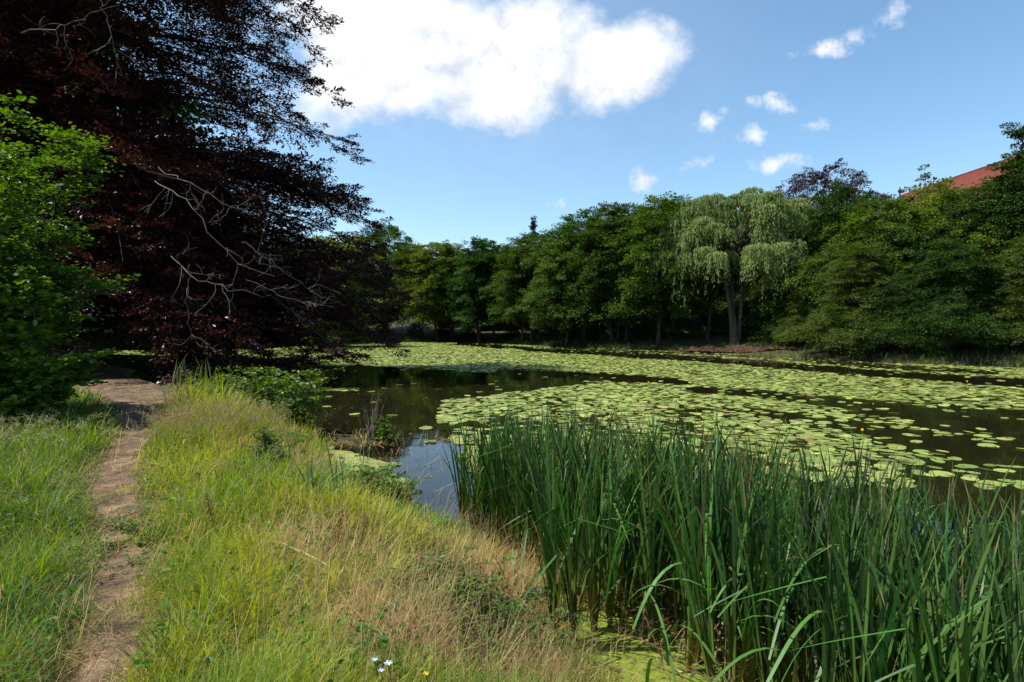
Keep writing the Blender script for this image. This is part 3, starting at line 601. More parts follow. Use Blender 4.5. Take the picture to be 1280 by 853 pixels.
# ------------------------------------------------------------------ lily pads
def inpoly(px, py, poly):
    ins = np.zeros(np.shape(px), bool)
    for i in range(len(poly)):
        a = poly[i]; b = poly[(i + 1) % len(poly)]
        if a[1] != b[1]: ins ^= ((a[1] > py) != (b[1] > py)) & (px < (b[0] - a[0]) * (py - a[1]) / (b[1] - a[1]) + a[0])
    return ins
def band(px, py, line, th):
    xs = [p[0] for p in line]; ys = [p[1] for p in line]; h = np.interp(px, xs, [p[2] for p in line])
    return np.where((px > xs[0]) & (px < xs[-1]), 1 - sstep(.7, 1.15, abs(py - np.interp(px, xs, ys)) / h), 0)
def pad_density(x, y):
    px, py = to_px(x, y); wob = (fbm(x * .35, y * .18, 21) - .5); py2 = py + wob * 9 * np.clip((py - 425) / 60, .1, 2); px2 = px + wob * 60
    A = inpoly(px2, py2, [(365, 418), (2200, 418), (2200, 720), (1400, 640), (1190, 612), (1000, 612), (800, 640), (600, 600), (545, 530), (570, 505), (610, 494), (700, 484), (760, 481), (700, 474), (640, 469), (560, 463), (480, 459), (420, 458), (385, 457), (372, 452), (366, 440)])
    den = np.where(A, .93, 0.0)
    den = np.maximum(den, .35 * inpoly(px2, py2, [(130, 439), (260, 438), (330, 436), (380, 434), (380, 452), (330, 448), (260, 446), (130, 443)]))
    den = np.maximum(den, .75 * inpoly(px2, py2, [(395, 488), (450, 486), (455, 490), (398, 492)]))
    dark = np.maximum.reduce([band(px2, py, [(560, 429, 2.5), (700, 439, 3), (900, 451, 4.5), (1100, 467, 6), (1400, 488, 8)], 1),
                              .9 * band(px2, py, [(620, 431, 1.5), (760, 438, 2), (880, 443, 2), (1000, 450, 3), (1120, 459, 3), (1250, 466, 3)], 1) * (fbm(x * .2, y * .1, 31) > .42),
                              band(px2, py, [(630, 470, 9), (700, 470, 7), (800, 474, 5), (860, 480, 3)], 1),
                              .9 * band(px2, py2, [(850, 486, 4), (950, 494, 5), (1050, 504, 9), (1180, 520, 15), (1400, 545, 24)], 1),
                              .85 * band(px2, py2, [(940, 516, 5), (1060, 533, 8), (1160, 552, 14), (1280, 578, 24), (1400, 600, 30)], 1)])
    den = den * (1 - dark)
    rsp = sstep(950, 1250, px) * sstep(480, 590, py); den = den * (1 - .55 * rsp)
    den = den * (1 - .65 * sstep(.52, .66, fbm(x * .8, y * .4, 44)) * sstep(470, 520, py))
    den = np.maximum(den, .012 * (sdist(x, y) < -1))
    return den
def gen_pads(sp, y0, y1, x0, x1):
    gx, gy = np.meshgrid(np.arange(x0, x1, sp), np.arange(y0, y1, sp)); gx = gx.ravel() + rng.uniform(-.42, .42, gx.size) * sp; gy = gy.ravel() + rng.uniform(-.42, .42, gy.size) * sp
    ok = (gx / gy * F + 640 < 1420) & (gx / gy * F + 640 > 60); gx = gx[ok]; gy = gy[ok]
    ok = (sdist(gx, gy) < -.35) & (rng.random(len(gx)) < pad_density(gx, gy)); return gx[ok], gy[ok]
x1_, y1_ = gen_pads(.195, 5.2, 26, -16, 34); x2_, y2_ = gen_pads(.205, 26, 50, -42, 34); x3_, y3_ = gen_pads(.25, 50, 90, -50, 40)
PX = np.concatenate([x1_, x2_, x3_]); PY = np.concatenate([y1_, y2_, y3_]); PR = np.concatenate([rng.uniform(.075, .165, len(x1_)), rng.uniform(.085, .155, len(x2_)), rng.uniform(.12, .18, len(x3_))])
dist = np.hypot(PX, PY); order = np.argsort(dist); PX, PY, PR = PX[order], PY[order], PR[order]
PR[:500] *= np.where(rng.random(500) < .4, 1.2, 1)
def padcol(n):
    a = rng.random(n)[:, None]; b = rng.random(n)[:, None]
    c = np.array([.15, .22, .040]) * (1 - a) + np.array([.32, .35, .095]) * a
    c = np.where(b > .96, np.array([.33, .33, .12]), c); c = np.where(rng.random((n, 1)) > .985, np.array([.2, .12, .05]), c); return c * rng.uniform(.6, 1.2, n)[:, None]
def padgeo(nv=14):
    th = np.linspace(.22, 2 * np.pi - .22, nv); r = 1 + .03 * np.sin(th * 3 + rng.random() * 6)
    ring = np.stack([r * np.cos(th) * (1.0), r * np.sin(th) * .93, rng.uniform(.02, .07) * np.sin(th * 2 + rng.random() * 6) + .03], 1)
    return np.concatenate([[[.12, 0, -.02]], ring])
far = MB(); n = len(PX); nin = 300
# choose as individuals the nearest pads inside the frame and clear of the cattails
fpx, fpy = to_px(PX, PY); vis = (fpx > 0) & (fpx < 1290) & (fpy < 660); ind = np.where(vis)[0]
ind = ind[:nin]; rest = np.ones(n, bool); rest[ind] = False
ri = np.where(rest)[0]; th = np.linspace(.2, 2 * np.pi - .2, 9); ring = np.stack([np.cos(th), np.sin(th) * .92, 0 * th], 1); ring = np.concatenate([[[.1, 0, 0]], ring])
rot = rng.random(len(ri)) * 6.28; c_, s_ = np.cos(rot), np.sin(rot); tx, ty = rng.normal(0, .07, (2, len(ri)))
V = np.stack([ring[None, :, 0] * c_[:, None] - ring[None, :, 1] * s_[:, None], ring[None, :, 0] * s_[:, None] + ring[None, :, 1] * c_[:, None]], -1) * PR[ri][:, None, None]
zz = V[..., 0] * tx[:, None] + V[..., 1] * ty[:, None] + rng.uniform(.008, .022, len(ri))[:, None]
V = np.concatenate([V + np.stack([PX[ri], PY[ri]], 1)[:, None], zz[..., None]], -1)
Fc = np.arange(len(ri))[:, None, None] * 10 + np.stack([np.zeros(8, int), np.arange(1, 9), np.arange(2, 10)], 1)[None]
far.add(V.reshape(-1, 3), Fc.reshape(-1, 3), np.repeat(padcol(len(ri)), 10, 0))
fo = far.build('lily_pads', M['pad']); tag(fo, 'carpet of small pale green lily pads covering the far water', 'lily pads', kind='stuff')
pm = []
for k in range(14):
    mb = MB(); g_ = padgeo(); f_ = [[0, q, q + 1] for q in range(1, 14)]; mb.add(g_, f_, padcol(1)[0]); pm.append(mb.mesh('lily_pad', M['pad']))
for i_ in ind:
    o = bpy.data.objects.new('lily_pad', pm[rng.integers(14)]); C.objects.link(o); o.location = (PX[i_], PY[i_], .012 + .012 * rng.random()); o.rotation_euler = (rng.normal(0, .03), rng.normal(0, .03), rng.random() * 6.28)
    o.scale = (PR[i_],) * 3
    l_ = 'round pale green lily pad floating behind the cattails on the right' if PX[i_] > 3.5 else 'round pale green lily pad floating behind the middle of the cattails'
    tag(o, l_, 'lily pad', 'lily pads floating nearest the cattails')
# ------------------------------------------------------------------ duckweed, algae
def sheet(name, poly, m, z, label, seed, step=.03):
    poly = np.array(poly, float); x0, y0 = poly.min(0) - .2; x1, y1 = poly.max(0) + .2
    gx, gy = np.meshgrid(np.arange(x0, x1, step), np.arange(y0, y1, step)); nx2, ny2 = gx.shape[1], gx.shape[0]
    cx = gx[:-1, :-1] + step / 2; cy = gy[:-1, :-1] + step / 2
    d = sdist(cx.ravel(), cy.ravel(), poly).reshape(cx.shape) + (fbm(cx * 3, cy * 3, seed, 4) - .5) * .9
    ok = (d < 0).ravel(); i, j = np.meshgrid(np.arange(nx2 - 1), np.arange(ny2 - 1)); q = (j * nx2 + i).ravel()[ok]
    jx = gx + rng.uniform(-.3, .3, gx.shape) * step; jy = gy + rng.uniform(-.3, .3, gx.shape) * step
    mb = MB(); mb.add(np.stack([jx.ravel(), jy.ravel(), z + .006 * fbm(gx.ravel() * 8, gy.ravel() * 8, 3)], 1), np.stack([q, q + 1, q + nx2 + 1, q + nx2], 1))
    o = mb.build(name, m, smooth=True); return tag(o, label, 'duckweed', kind='stuff')
sheet('duckweed', [(.0, 5.6), (.6, 5.4), (1.4, 4.6), (2.3, 4.0), (3, 3), (3, 1), (1, 1.5), (.2, 3)], M['duckweed'], .007, 'bright green duckweed floating among the cattail stems', 5)
sheet('algae_mat', [(-.8, 6.5), (-1.45, 6.9), (-1.6, 7.9), (-1.9, 9.2), (-2.6, 9.8), (-3.3, 10.3), (-2.9, 8.2), (-2, 7.0), (-1.2, 6.2)], M['algae'], .010, 'yellow-green floating weed mat along the grassy bank', 6)
# scattered floating leaf bits on the open water
mb = MB(); n = 9000; xx = rng.uniform(-9, 4, n); yy2 = np.where(rng.random(n) < .08, rng.uniform(7, 26, n), rng.uniform(2, 9.5, n)); ok = (sdist(xx, yy2) < -.05) & (rng.random(n) < np.where(fbm(xx * 2, yy2 * 2, 63) > .5, .9, .25)) & ((yy2 > 9.5) | (yy2 < 6) | (xx < -1.2)); xx, yy2 = xx[ok], yy2[ok]; n = len(xx)
a = rng.random(n) * 6.28; c0 = np.stack([xx, yy2, np.full(n, .017)], 1); s0 = rng.uniform(.008, .05, n) * np.where(yy2 > 9.5, 1.4, .7)
leaves(mb, c0, np.stack([np.cos(a), np.sin(a), 0 * a], 1), np.tile([0, 0, 1.], (n, 1)), s0, s0 * .8, np.array([.3, .32, .12]) * rng.uniform(.5, 1.2, (n, 1)), fold=0)
tag(mb.build('floating_leaves', M['pad']), 'tiny leaves and flecks floating on the open dark water', 'leaf litter', kind='stuff')
# ------------------------------------------------------------------ cattails
def blades(mb, base, az, lean, length, width, bend, col0, col1, segs=5, twist=0.0, kink=None, tipcol=None, k0=4.0):
    """strap leaves. base (n,3); az direction of lean; lean initial slope; bend extra curvature"""
    n = len(base); t = np.linspace(0, 1, segs + 1)
    th = lean[:, None] + bend[:, None] * t[None] ** 2
    if kink is not None: th = th + np.where(t[None] > kink[:, None], 1.7, 0)
    dl = (length / segs)[:, None]; dx = np.sin(th) * dl; dz = np.cos(th) * dl
    r_ = np.concatenate([np.zeros((n, 1)), np.cumsum(dx[:, :-1], 1)], 1); z_ = np.concatenate([np.zeros((n, 1)), np.cumsum(dz[:, :-1], 1)], 1)
    c = base[:, None] + np.stack([r_ * np.cos(az)[:, None], r_ * np.sin(az)[:, None], z_], -1)
    wa = az[:, None] + np.pi / 2 + (twist if np.isscalar(twist) else twist[:, None]) * t[None]
    wv = np.stack([np.cos(wa), np.sin(wa), np.zeros_like(wa)], -1)
    prof = np.minimum(1, (1 - t) * 3.2) ** .7 * (.75 + .25 * np.minimum(1, t * 4)); prof[-1] = .04
    wv = wv * (width[:, None] * prof[None] * .5)[..., None]
    V = np.stack([c - wv, c + wv], 2).reshape(n, -1, 3)
    b = np.arange(n)[:, None] * (2 * (segs + 1)) + np.arange(segs)[None] * 2
    Fc = np.stack([b, b + 1, b + 3, b + 2], -1).reshape(-1, 4)
    tt = np.repeat(t, 2)[None, :, None]; cc = col0[:, None] * (1 - np.clip(tt * k0, 0, 1)) + col1[:, None] * np.clip(tt * k0, 0, 1)
    if tipcol is not None: cc = cc * (1 - (tt > .93)) + tipcol[:, None] * (tt > .93)
    mb.add(V.reshape(-1, 3), Fc, cc.reshape(-1, 3))
def full(n, v): return np.full(n, float(v))
REEDG = np.array([.046, .108, .018]); 
def cattail_geo(mb, ox=0, oy=0, s=1.0, z=0.0, yel=.5):
    n = rng.integers(8, 13); az = rng.random() * 3.14 + np.where(np.arange(n) % 2 == 0, 0, np.pi) + rng.normal(0, .35, n)
    base = np.stack([ox + np.cos(az) * .012, oy + np.sin(az) * .012, full(n, z)], 1)
    ln = s * rng.uniform(.6, 1.52, n); ln[:4] = s * rng.uniform(1.15, 1.55, 4); lean = np.abs(rng.normal(.10, .10, n)); bend = np.abs(rng.normal(.22, .42, n)); kink = np.where(rng.random(n) < .15, rng.uniform(.4, .85, n), 9)
    g = REEDG * rng.uniform(.5, 1.35) * rng.uniform(.6, 1.35, (n, 1)) * (1 + .25 * rng.normal(0, 1, (n, 1)) * np.array([1, .2, .5]))
    g = np.where(rng.random((n, 1)) < .03, np.array([.2, .15, .06]), np.clip(g, .01, 1))
    c0 = np.array([.24, .19, .02]) * yel + g * (1 - yel); 
    blades(mb, base, az, lean, ln, s * rng.uniform(.011, .024, n), bend, np.clip(c0, .01, 1), g, 9, twist=rng.normal(0, .9, n), kink=kink, k0=2.4, tipcol=np.where(rng.random((n, 1)) < .35, np.array([.22, .16, .07]), g))
    # sheathed stem base
    hh = .42 * s; pts = [(ox, oy, z - .15), (ox, oy, z + hh * .4), (ox + .004, oy, z + hh)]
    tube(mb, pts, [.017 * s, .014 * s, .008 * s], 6, np.array([[.20, .14, .03]] * 6 + [[.17, .17, .04]] * 6 + [list(REEDG)] * 6))
STAND = [(-.5, 6.3), (-.35, 7.0), (.6, 6.8), (1.7, 5.7), (2.6, 4.9), (3.5, 4.1), (4.2, 3.3), (4.4, 1.9), (2.0, 1.9), (1.35, 3.0), (1.0, 3.75), (.42, 4.4), (.05, 5.3)]
STAND = np.array(STAND)
sp = .142; gx, gy = np.meshgrid(np.arange(-1, 4.6, sp), np.arange(1.8, 7.5, sp)); gx = gx.ravel() + rng.uniform(-.5, .5, gx.size) * sp * 1.2; gy = gy.ravel() + rng.uniform(-.5, .5, gy.size) * sp * 1.2
ok = sdist(gx, gy, STAND) < 0; gx, gy = gx[ok], gy[ok]; ok = rng.random(len(gx)) < .86; gx, gy = gx[ok], gy[ok]
cpx, cpy = to_px(gx, gy, .9); vis = (cpx > -10) & (cpx < 1300)
near = np.argsort(np.where(vis, np.hypot(gx, gy), 99)); n_ind = min(290, vis.sum())
cm_ = []
for k in range(16):
    mb = MB(); cattail_geo(mb, yel=.6); cm_.append(mb.mesh('cattail', M['reed']))
stand = MB()
for r_, i_ in enumerate(near):
    zb_ = min(0.05, max(-.3, gz(gx[i_], gy[i_])))
    hs_ = .93 + .18 * rng.random() - .10 * float(gy[i_] > 5.5) - .20 * float(sstep(1.2, 3.4, gx[i_]))
    if r_ < n_ind:
        o = bpy.data.objects.new('cattail', cm_[rng.integers(16)]); C.objects.link(o); o.location = (gx[i_], gy[i_], 0.0); o.rotation_euler = (rng.normal(0, .05), rng.normal(0, .05), rng.random() * 6.28); o.scale = (hs_,) * 3
        if gx[i_] < .7: l_ = 'green cattail with long strap leaves at the left, sunlit side of the stand'
        elif gx[i_] < 2: l_ = 'green cattail with long strap leaves in the middle of the stand'
        else: l_ = 'dark green cattail with long strap leaves at the right side of the stand'
        tag(o, l_, 'cattail', 'cattails standing in the water at the bank')
    else: cattail_geo(stand, gx[i_], gy[i_], hs_, 0.0)
for q in range(26):
    x_ = rng.uniform(-.6, .3); y_ = np.interp(x_, [-.6, .3], [6.4, 4.9]) + rng.uniform(-.1, .5); cattail_geo(stand, x_, y_, .85, 0.0)
for q in range(90):   # bent and broken leaves over the front
    x_ = rng.uniform(.5, 3.5); y_ = rng.uniform(2.4, 4.2); g_ = REEDG[None] * rng.uniform(.9, 1.7)
    blades(stand, np.array([[x_, y_, rng.uniform(.1, .7)]]), rng.random(1) * 6.28, rng.uniform(.2, 1.0, 1), rng.uniform(.4, .8, 1), rng.uniform(.012, .02, 1), rng.uniform(1.0, 2.6, 1), g_, g_, 9, twist=rng.normal(0, .6, 1))
tag(stand.build('cattail_stand', M['reed']), 'mass of green cattail leaves at the back of the stand', 'cattails', kind='stuff')
# distinct front plants with yellow stem bases
for (px, py, s, l_) in [(693, 815, 1.1, 'foremost cattail with a bright yellow stem base on the duckweed, leftmost'), (715, 822, 1.02, 'slimmer cattail with brown and yellow stem base just right of the foremost one'), (742, 795, 1.1, 'yellow-based cattail third from the left at the front edge of the stand')]:
    x, y, _ = P(px, py); mb = MB(); cattail_geo(mb, s=s, yel=.9); cattail_geo(mb, .02, .015, s=s * .95, yel=.9)
    tag(mb.build('cattail', M['reed'], loc=(x, y, 0)), l_, 'cattail', 'cattails standing in the water at the bank')
# dead brown reed litter between the stems
mb = MB(); n = 2600; bx_ = rng.uniform(-.5, 4.2, n); by_ = rng.uniform(2.2, 6.5, n); ok = sdist(bx_, by_, STAND) < .1; bx_, by_ = bx_[ok], by_[ok]; n = len(bx_)
cc = np.array([.22, .14, .08]) * rng.uniform(.4, 1.4, (n, 1)); blades(mb, np.stack([bx_, by_, rng.uniform(.0, .15, n)], 1), rng.random(n) * 6.28, rng.uniform(.3, 1.4, n), rng.uniform(.2, .7, n), rng.uniform(.006, .014, n), rng.uniform(0, 1.0, n), cc, cc, 4)
tag(mb.build('dead_reed_litter', M['grass']), 'brown dead reed leaves lying between the cattail stems', 'reed litter', kind='stuff')
# ------------------------------------------------------------------ grass
def samp(n, y0, y1, pw=2.0):
    """positions denser toward the viewer"""
    uu = rng.random(n); y = 1 / (1 / y0 + uu * (1 / y1 - 1 / y0)) if pw == 2 else y0 * (y1 / y0) ** uu
    px = rng.uniform(-90, 1000, n); x = (px - 640) / F * y; return x, y
LUSH = np.array([.085, .18, .018]); YG = np.array([.36, .375, .045]); DRY = np.array([.50, .39, .17]); PINK = np.array([.40, .26, .155]); DEEP = np.array([.03, .07, .018])
def blob(x, y, px, py, rx, ry, z=.45):
    qx, qy = 640 + x / y * F, HZ + (CAMZ - z) / y * F; return np.exp(-((qx - px) / rx) ** 2 - ((qy - py) / ry) ** 2)
def dryness(x, y):
    b = np.maximum.reduce([blob(x, y, 620, 690, 110, 45), blob(x, y, 400, 710, 75, 32), blob(x, y, 640, 800, 100, 60), blob(x, y, 520, 800, 120, 60) * .8, blob(x, y, 350, 560, 60, 30) * .5, blob(x, y, 190, 490, 60, 25) * .9, blob(x, y, 300, 500, 50, 25) * .6, blob(x, y, 120, 850, 60, 60) * .4])
    return b
def add_grass(mb, x, y, hmul=1.0, wmul=1.0):
    d = sdist(x, y); pd = path_d(x, y) + (fbm(x * 2.2, y * 2.2, 9) - .5) * .45
    dens = fbm(x * 1.6, y * 1.6, 15)
    keep = (d > -.12) & (rng.random(len(x)) < sstep(-.26, .16, pd + (fbm(x * 5, y * 5, 77) - .5) * .35) * .9 + .17) & (rng.random(len(x)) < .55 + .9 * dens)
    x, y, d, pd = x[keep], y[keep], d[keep], pd[keep]; n = len(x)
    left = (x < np.interp(y, pp[:, 1], pp[:, 0])); lus = fbm(x * .8, y * .8, 12); dr = np.clip(dryness(x, y) + (fbm(x * 1.5, y * 1.5, 13) - .5) * .7, 0, 1)
    u1 = rng.random((n, 1)); col = np.where(left[:, None], LUSH * .82 * (1 - u1 * .4) + YG * u1 * .38, LUSH * (1 - .35 - .55 * sstep(.35, .6, lus)[:, None]) + YG * (.35 + .55 * sstep(.35, .6, lus)[:, None]))
    green = blob(x, y, 520, 655, 110, 25, .1)[:, None]; col = col * (1 - green) + np.array([.10, .21, .03]) * green
    isdry = rng.random(n) < np.clip(dr * 1.25 + .10 + .3 * (pd < .12), 0, .96) * (1 - .9 * green[:, 0]); dc = np.where(rng.random((n, 1)) < .5, DRY, PINK); col = np.where(isdry[:, None], dc * rng.uniform(.6, 1.3, (n, 1)), col)
    col = col * rng.uniform(.7, 1.25, (n, 1)) * (1 + rng.normal(0, .07, (n, 3)))
    h = (.08 + .24 * rng.random(n) ** 1.6) * (.35 + 1.3 * fbm(x * 3.0, y * 3.0, 17)) * sstep(-.15, .5, pd + .12) * hmul; h = h * (1 + .55 * sstep(.56, .72, fbm(x * 4.5, y * 4.5, 55))); h = np.clip(h, .035, .48)
    h = np.where(left, h * 1.15, h); h = np.where(isdry, h * .95, h) * (1 - .35 * np.clip(dr, 0, 1))
    tuft = blob(x, y, 255, 530, 52, 34, .5); h = h * (1 + 1.3 * tuft); h *= 1 - .35 * green[:, 0]; h *= 1 - .3 * sstep(12, 20, y)
    fa = fbm(x * 1.7, y * 1.7, 19) * 14; az = fa + rng.normal(0, 1.7, n)
    lean = np.abs(rng.normal(.38, .38, n)) + .35 * isdry + .25 * left; bend = np.abs(rng.normal(1.25, .8, n)) * np.where(isdry, 1.2, 1)
    w = rng.uniform(.0025, .006, n) * np.clip(y / 4.0, .8, 4.5) * wmul * np.where(isdry, .7, 1)
    z = ground_z(x, y) - .01
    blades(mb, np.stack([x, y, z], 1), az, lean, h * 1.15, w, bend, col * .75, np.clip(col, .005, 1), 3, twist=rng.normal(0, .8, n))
gm = MB()
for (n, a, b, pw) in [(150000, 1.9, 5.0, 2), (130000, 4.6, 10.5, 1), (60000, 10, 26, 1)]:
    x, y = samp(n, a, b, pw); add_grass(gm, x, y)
tag(gm.build('meadow_grass', M['grass']), 'long green and straw coloured grass covering the bank on both sides of the path', 'grass', kind='stuff')
# low broad-leaved weeds scattered through the grass
mb = MB(); x, y = samp(2600, 2.0, 13, 1); ok = (sdist(x, y) > .15) & (path_d(x, y) > .02) & (rng.random(len(x)) < 1.25 * fbm(x * 1.4, y * 1.4, 91) ** 1.2); x, y = x[ok], y[ok]; n = len(x)
k = np.repeat(np.arange(n), 9); K = len(k); a = rng.random(K) * 6.28; c0 = np.stack([x[k] + rng.normal(0, .05, K), y[k] + rng.normal(0, .05, K), ground_z(x, y)[k] + rng.uniform(.04, .22, K)], 1)
sz = rng.uniform(.025, .07, K); leaves(mb, c0, np.stack([np.cos(a), np.sin(a), rng.uniform(-.2, .5, K)], 1), rn(K, .4) + [0, 0, 1.], sz, sz * rng.uniform(.35, .7, K), np.array([.06, .14, .02]) * rng.uniform(.6, 1.6, n)[k][:, None] * np.where(rng.random((n, 1))[k] < .2, np.array([1.9, 1.3, 1.2]), 1.), six=True)
tag(mb.build('meadow_weeds', M['grass']), 'small broad-leaved weeds scattered through the long grass', 'weeds', kind='stuff')
# tangled dry stems in the brown patches
mb = MB(); x, y = samp(120000, 2.0, 11, 1); w_ = dryness(x, y) * (sdist(x, y) > -.25) * (path_d(x, y) > .15); ok = rng.random(len(x)) < (w_ ** 1.3 * .8 + .035); x, y = x[ok], y[ok]; n = len(x)
cc = np.where(rng.random((n, 1)) < .55, DRY * 1.1, PINK) * rng.uniform(.5, 1.35, (n, 1))
blades(mb, np.stack([x, y, np.maximum(ground_z(x, y), 0) + rng.uniform(0, .16, n)], 1), rng.random(n) * 6.28, rng.uniform(.2, 1.6, n), rng.uniform(.12, .45, n), rng.uniform(.0015, .003, n) * np.clip(y / 4, .8, 3), rng.normal(0, .9, n), cc, cc, 4)
tag(mb.build('dry_grass', M['grass']), 'tangled pinkish brown dead grass in patches on the bank', 'dry grass', kind='stuff')
# straw bits on the path
mb = MB(); k = (rng.random(3800) ** 1.6 * 250).astype(int); x = pp[k, 0] + rng.normal(0, .25, 3800) * (1 + pp[k, 2]); y = pp[k, 1] + rng.normal(0, .3, 3800); n = 3800
cc = np.array([.42, .32, .18]) * rng.uniform(.4, 1.3, (n, 1)); blades(mb, np.stack([x, y, ground_z(x, y) + .022], 1), rng.random(n) * 6.28, full(n, 1.5), rng.uniform(.04, .22, n), rng.uniform(.002, .005, n) * np.clip(y / 4, .8, 3), rng.normal(0, .1, n), cc, cc, 2)
tag(mb.build('straw_litter', M['grass']), 'loose straw and dead blades scattered on the dirt path', 'straw', kind='stuff')
# rank grass along the far shore, its green darkened to stand in for deep shade
mb = MB(); n = 260000; x = rng.uniform(-50, 40, n); y = rng.uniform(26, 96, n); d = sdist(x, y); ok = (d > -.15) & (d < 2.6) & (rng.random(n) < 1.1 - d / 2.6) & ~((x > 15.6) & (x < 22.6) & (rng.random(n) < .75)) & ~((x < -8) & (y < 30)); x, y = x[ok], y[ok]; n = len(x)
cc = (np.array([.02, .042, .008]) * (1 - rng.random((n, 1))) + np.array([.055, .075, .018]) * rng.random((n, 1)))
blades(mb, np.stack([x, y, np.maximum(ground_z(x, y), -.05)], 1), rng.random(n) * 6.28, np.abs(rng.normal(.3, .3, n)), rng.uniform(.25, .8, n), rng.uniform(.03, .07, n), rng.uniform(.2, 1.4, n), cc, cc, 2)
tag(mb.build('shore_grass', M['grass']), 'rank green grass along the far shore, coloured darker for the shade under the trees', 'grass', kind='stuff')
# flowering grass heads: stalks with a haze of small spikelets
def seedgrass(name, n, centre, spread, h0, h1, col, label, head=.22, bits=26, lean=.1, wd=.0022, arc=.25):
    mb = MB(); x = centre[0] + rng.normal(0, spread[0], n); y = centre[1] + rng.normal(0, spread[1], n); ok = (sdist(x, y) > -.05) & (path_d(x, y) > .0); x, y = x[ok], y[ok]; n = len(x)
    z = ground_z(x, y); h = rng.uniform(h0, h1, n); a = rng.random(n) * 6.28; ba = np.stack([x, y, z], 1)
    dv = np.stack([np.cos(a), np.sin(a), 0 * a], 1); tip = ba + dv * (h * (lean + arc))[:, None] + np.array([0, 0, 1]) * (h * (1 - arc * .6))[:, None]; mid = ba + dv * (h * lean * .5)[:, None] + np.array([0, 0, 1.]) * (h * .75)[:, None]
    tubes3(mb, ba, mid, tip, wd, wd * .5, var=np.array(YG) * .9)
    k = np.repeat(np.arange(n), bits); s = 1 - head * 2 * rng.random(len(k)) * .6; s = s[:, None]
    p = ba[k] * (1 - s) ** 2 + mid[k] * 2 * s * (1 - s) + tip[k] * s ** 2 + rn(len(k), .018); sz = rng.uniform(.008, .02, len(k)) * max(1, centre[1] / 7)
    leaves(mb, p, rn(len(k)) + [0, 0, 1], rn(len(k)), sz, sz * .35, np.array(col) * rng.uniform(.6, 1.4, (len(k), 1)))
    return tag(mb.build(name, M['grass']), label, 'grass', kind='stuff')
c1 = P(265, 560, .5); seedgrass('flowering_grass', 520, c1, (.6, .7), .5, .78, (.34, .23, .15), 'tall tuft of feathery pinkish flowering grass between path and water')
c1 = P(60, 560, .5); seedgrass('flowering_grass', 260, c1, (1.4, 1.0), .4, .6, (.46, .42, .26), 'pale bent seed heads arching over the grass left of the path', lean=.3, arc=.5, head=.3)
c1 = P(400, 600, .45); seedgrass('flowering_grass', 120, c1, (.9, 1.2), .3, .5, (.36, .32, .14), 'thin flowering stalks on the bank near the little bay')
c1 = P(20, 640, .5); seedgrass('flowering_grass', 80, c1, (1.2, 1.0), .4, .6, (.36, .30, .2), 'sparse purplish flowering stalks at the left edge of the meadow')
c1 = P(640, 800, .45); seedgrass('flowering_grass', 90, c1, (.5, .4), .25, .4, (.2, .2, .08), 'thin green stalks in the foreground at the reed edge', bits=12)
# ------------------------------------------------------------------ single plants on the bank
def bladeplant(name, px, py, z, n, h, w, col, label, cat='plant', lean=.25, bend=.6, spread=.06, kinkp=0.0):
    x, y, _ = P(px, py, z); zz_ = max(0, gz(x, y)); mb = MB(); az = rng.random(n) * 6.28; b = np.stack([rng.normal(0, spread, n), rng.normal(0, spread, n), full(n, -.02)], 1)
    g = np.array(col) * rng.uniform(.75, 1.25, (n, 1)); blades(mb, b, az, np.abs(rng.normal(lean, .12, n)), h * rng.uniform(.6, 1.1, n), w * rng.uniform(.7, 1.2, n), np.abs(rng.normal(bend, .4, n)), g * [1.3, 1.1, .7], g, 8, twist=rng.normal(0, .6, n), kink=np.where(rng.random(n) < kinkp, .6, 9))
    return tag(mb.build(name, M['reed'], loc=(x, y, zz_)), label, cat)
bladeplant('sedge_plant', 392, 668, .3, 16, .75, .017, (.08, .15, .06), 'blue-green broad-bladed plant with drooping leaves in the grass beside the stick', lean=.3, bend=1.0, kinkp=.2)
bladeplant('sedge_plant', 424, 650, .3, 10, .55, .013, (.07, .15, .04), 'upright narrow-bladed tuft just right of the drooping blue-green plant', lean=.1, bend=.2)
bladeplant('sedge_plant', 372, 600, .35, 8, .9, .012, (.14, .2, .07), 'thin tall reed blades leaning over at the left of the little bay', lean=.2, bend=1.2)
bladeplant('sedge_plant', 455, 578, .03, 14, .6, .012, (.06, .13, .04), 'thin upright rushes at the foot of the twiggy stump', lean=.2, bend=.2)
bladeplant('reed_plant', 226, 500, .4, 7, 1.1, .03, (.16, .22, .08), 'pale upright reed stems at the water edge, left of the two bunches', lean=.04, bend=.08, spread=.18)
bladeplant('reed_plant', 256, 498, .4, 12, 1.05, .03, (.14, .22, .05), 'pale upright reed stems at the water edge, right of the two bunches', lean=.1, bend=.2, spread=.22)
bladeplant('grass_tussock', 215, 845, .5, 90, .34, .006, (.06, .13, .025), 'thick dark green grass tussock at the right edge of the path in front', 'grass tuft', lean=.35, bend=.8)
bladeplant('grass_tussock', 30, 800, .5, 90, .4, .006, (.055, .12, .03), 'lush dark green grass tussock at the lower left', 'grass tuft', lean=.45, bend=.8, spread=.12)
bladeplant('leaning_cattail', 650, 740, .1, 7, .8, .02, (.09, .17, .06), 'arching cattail leaves leaning left over the dry grass', lean=.5, bend=.6)
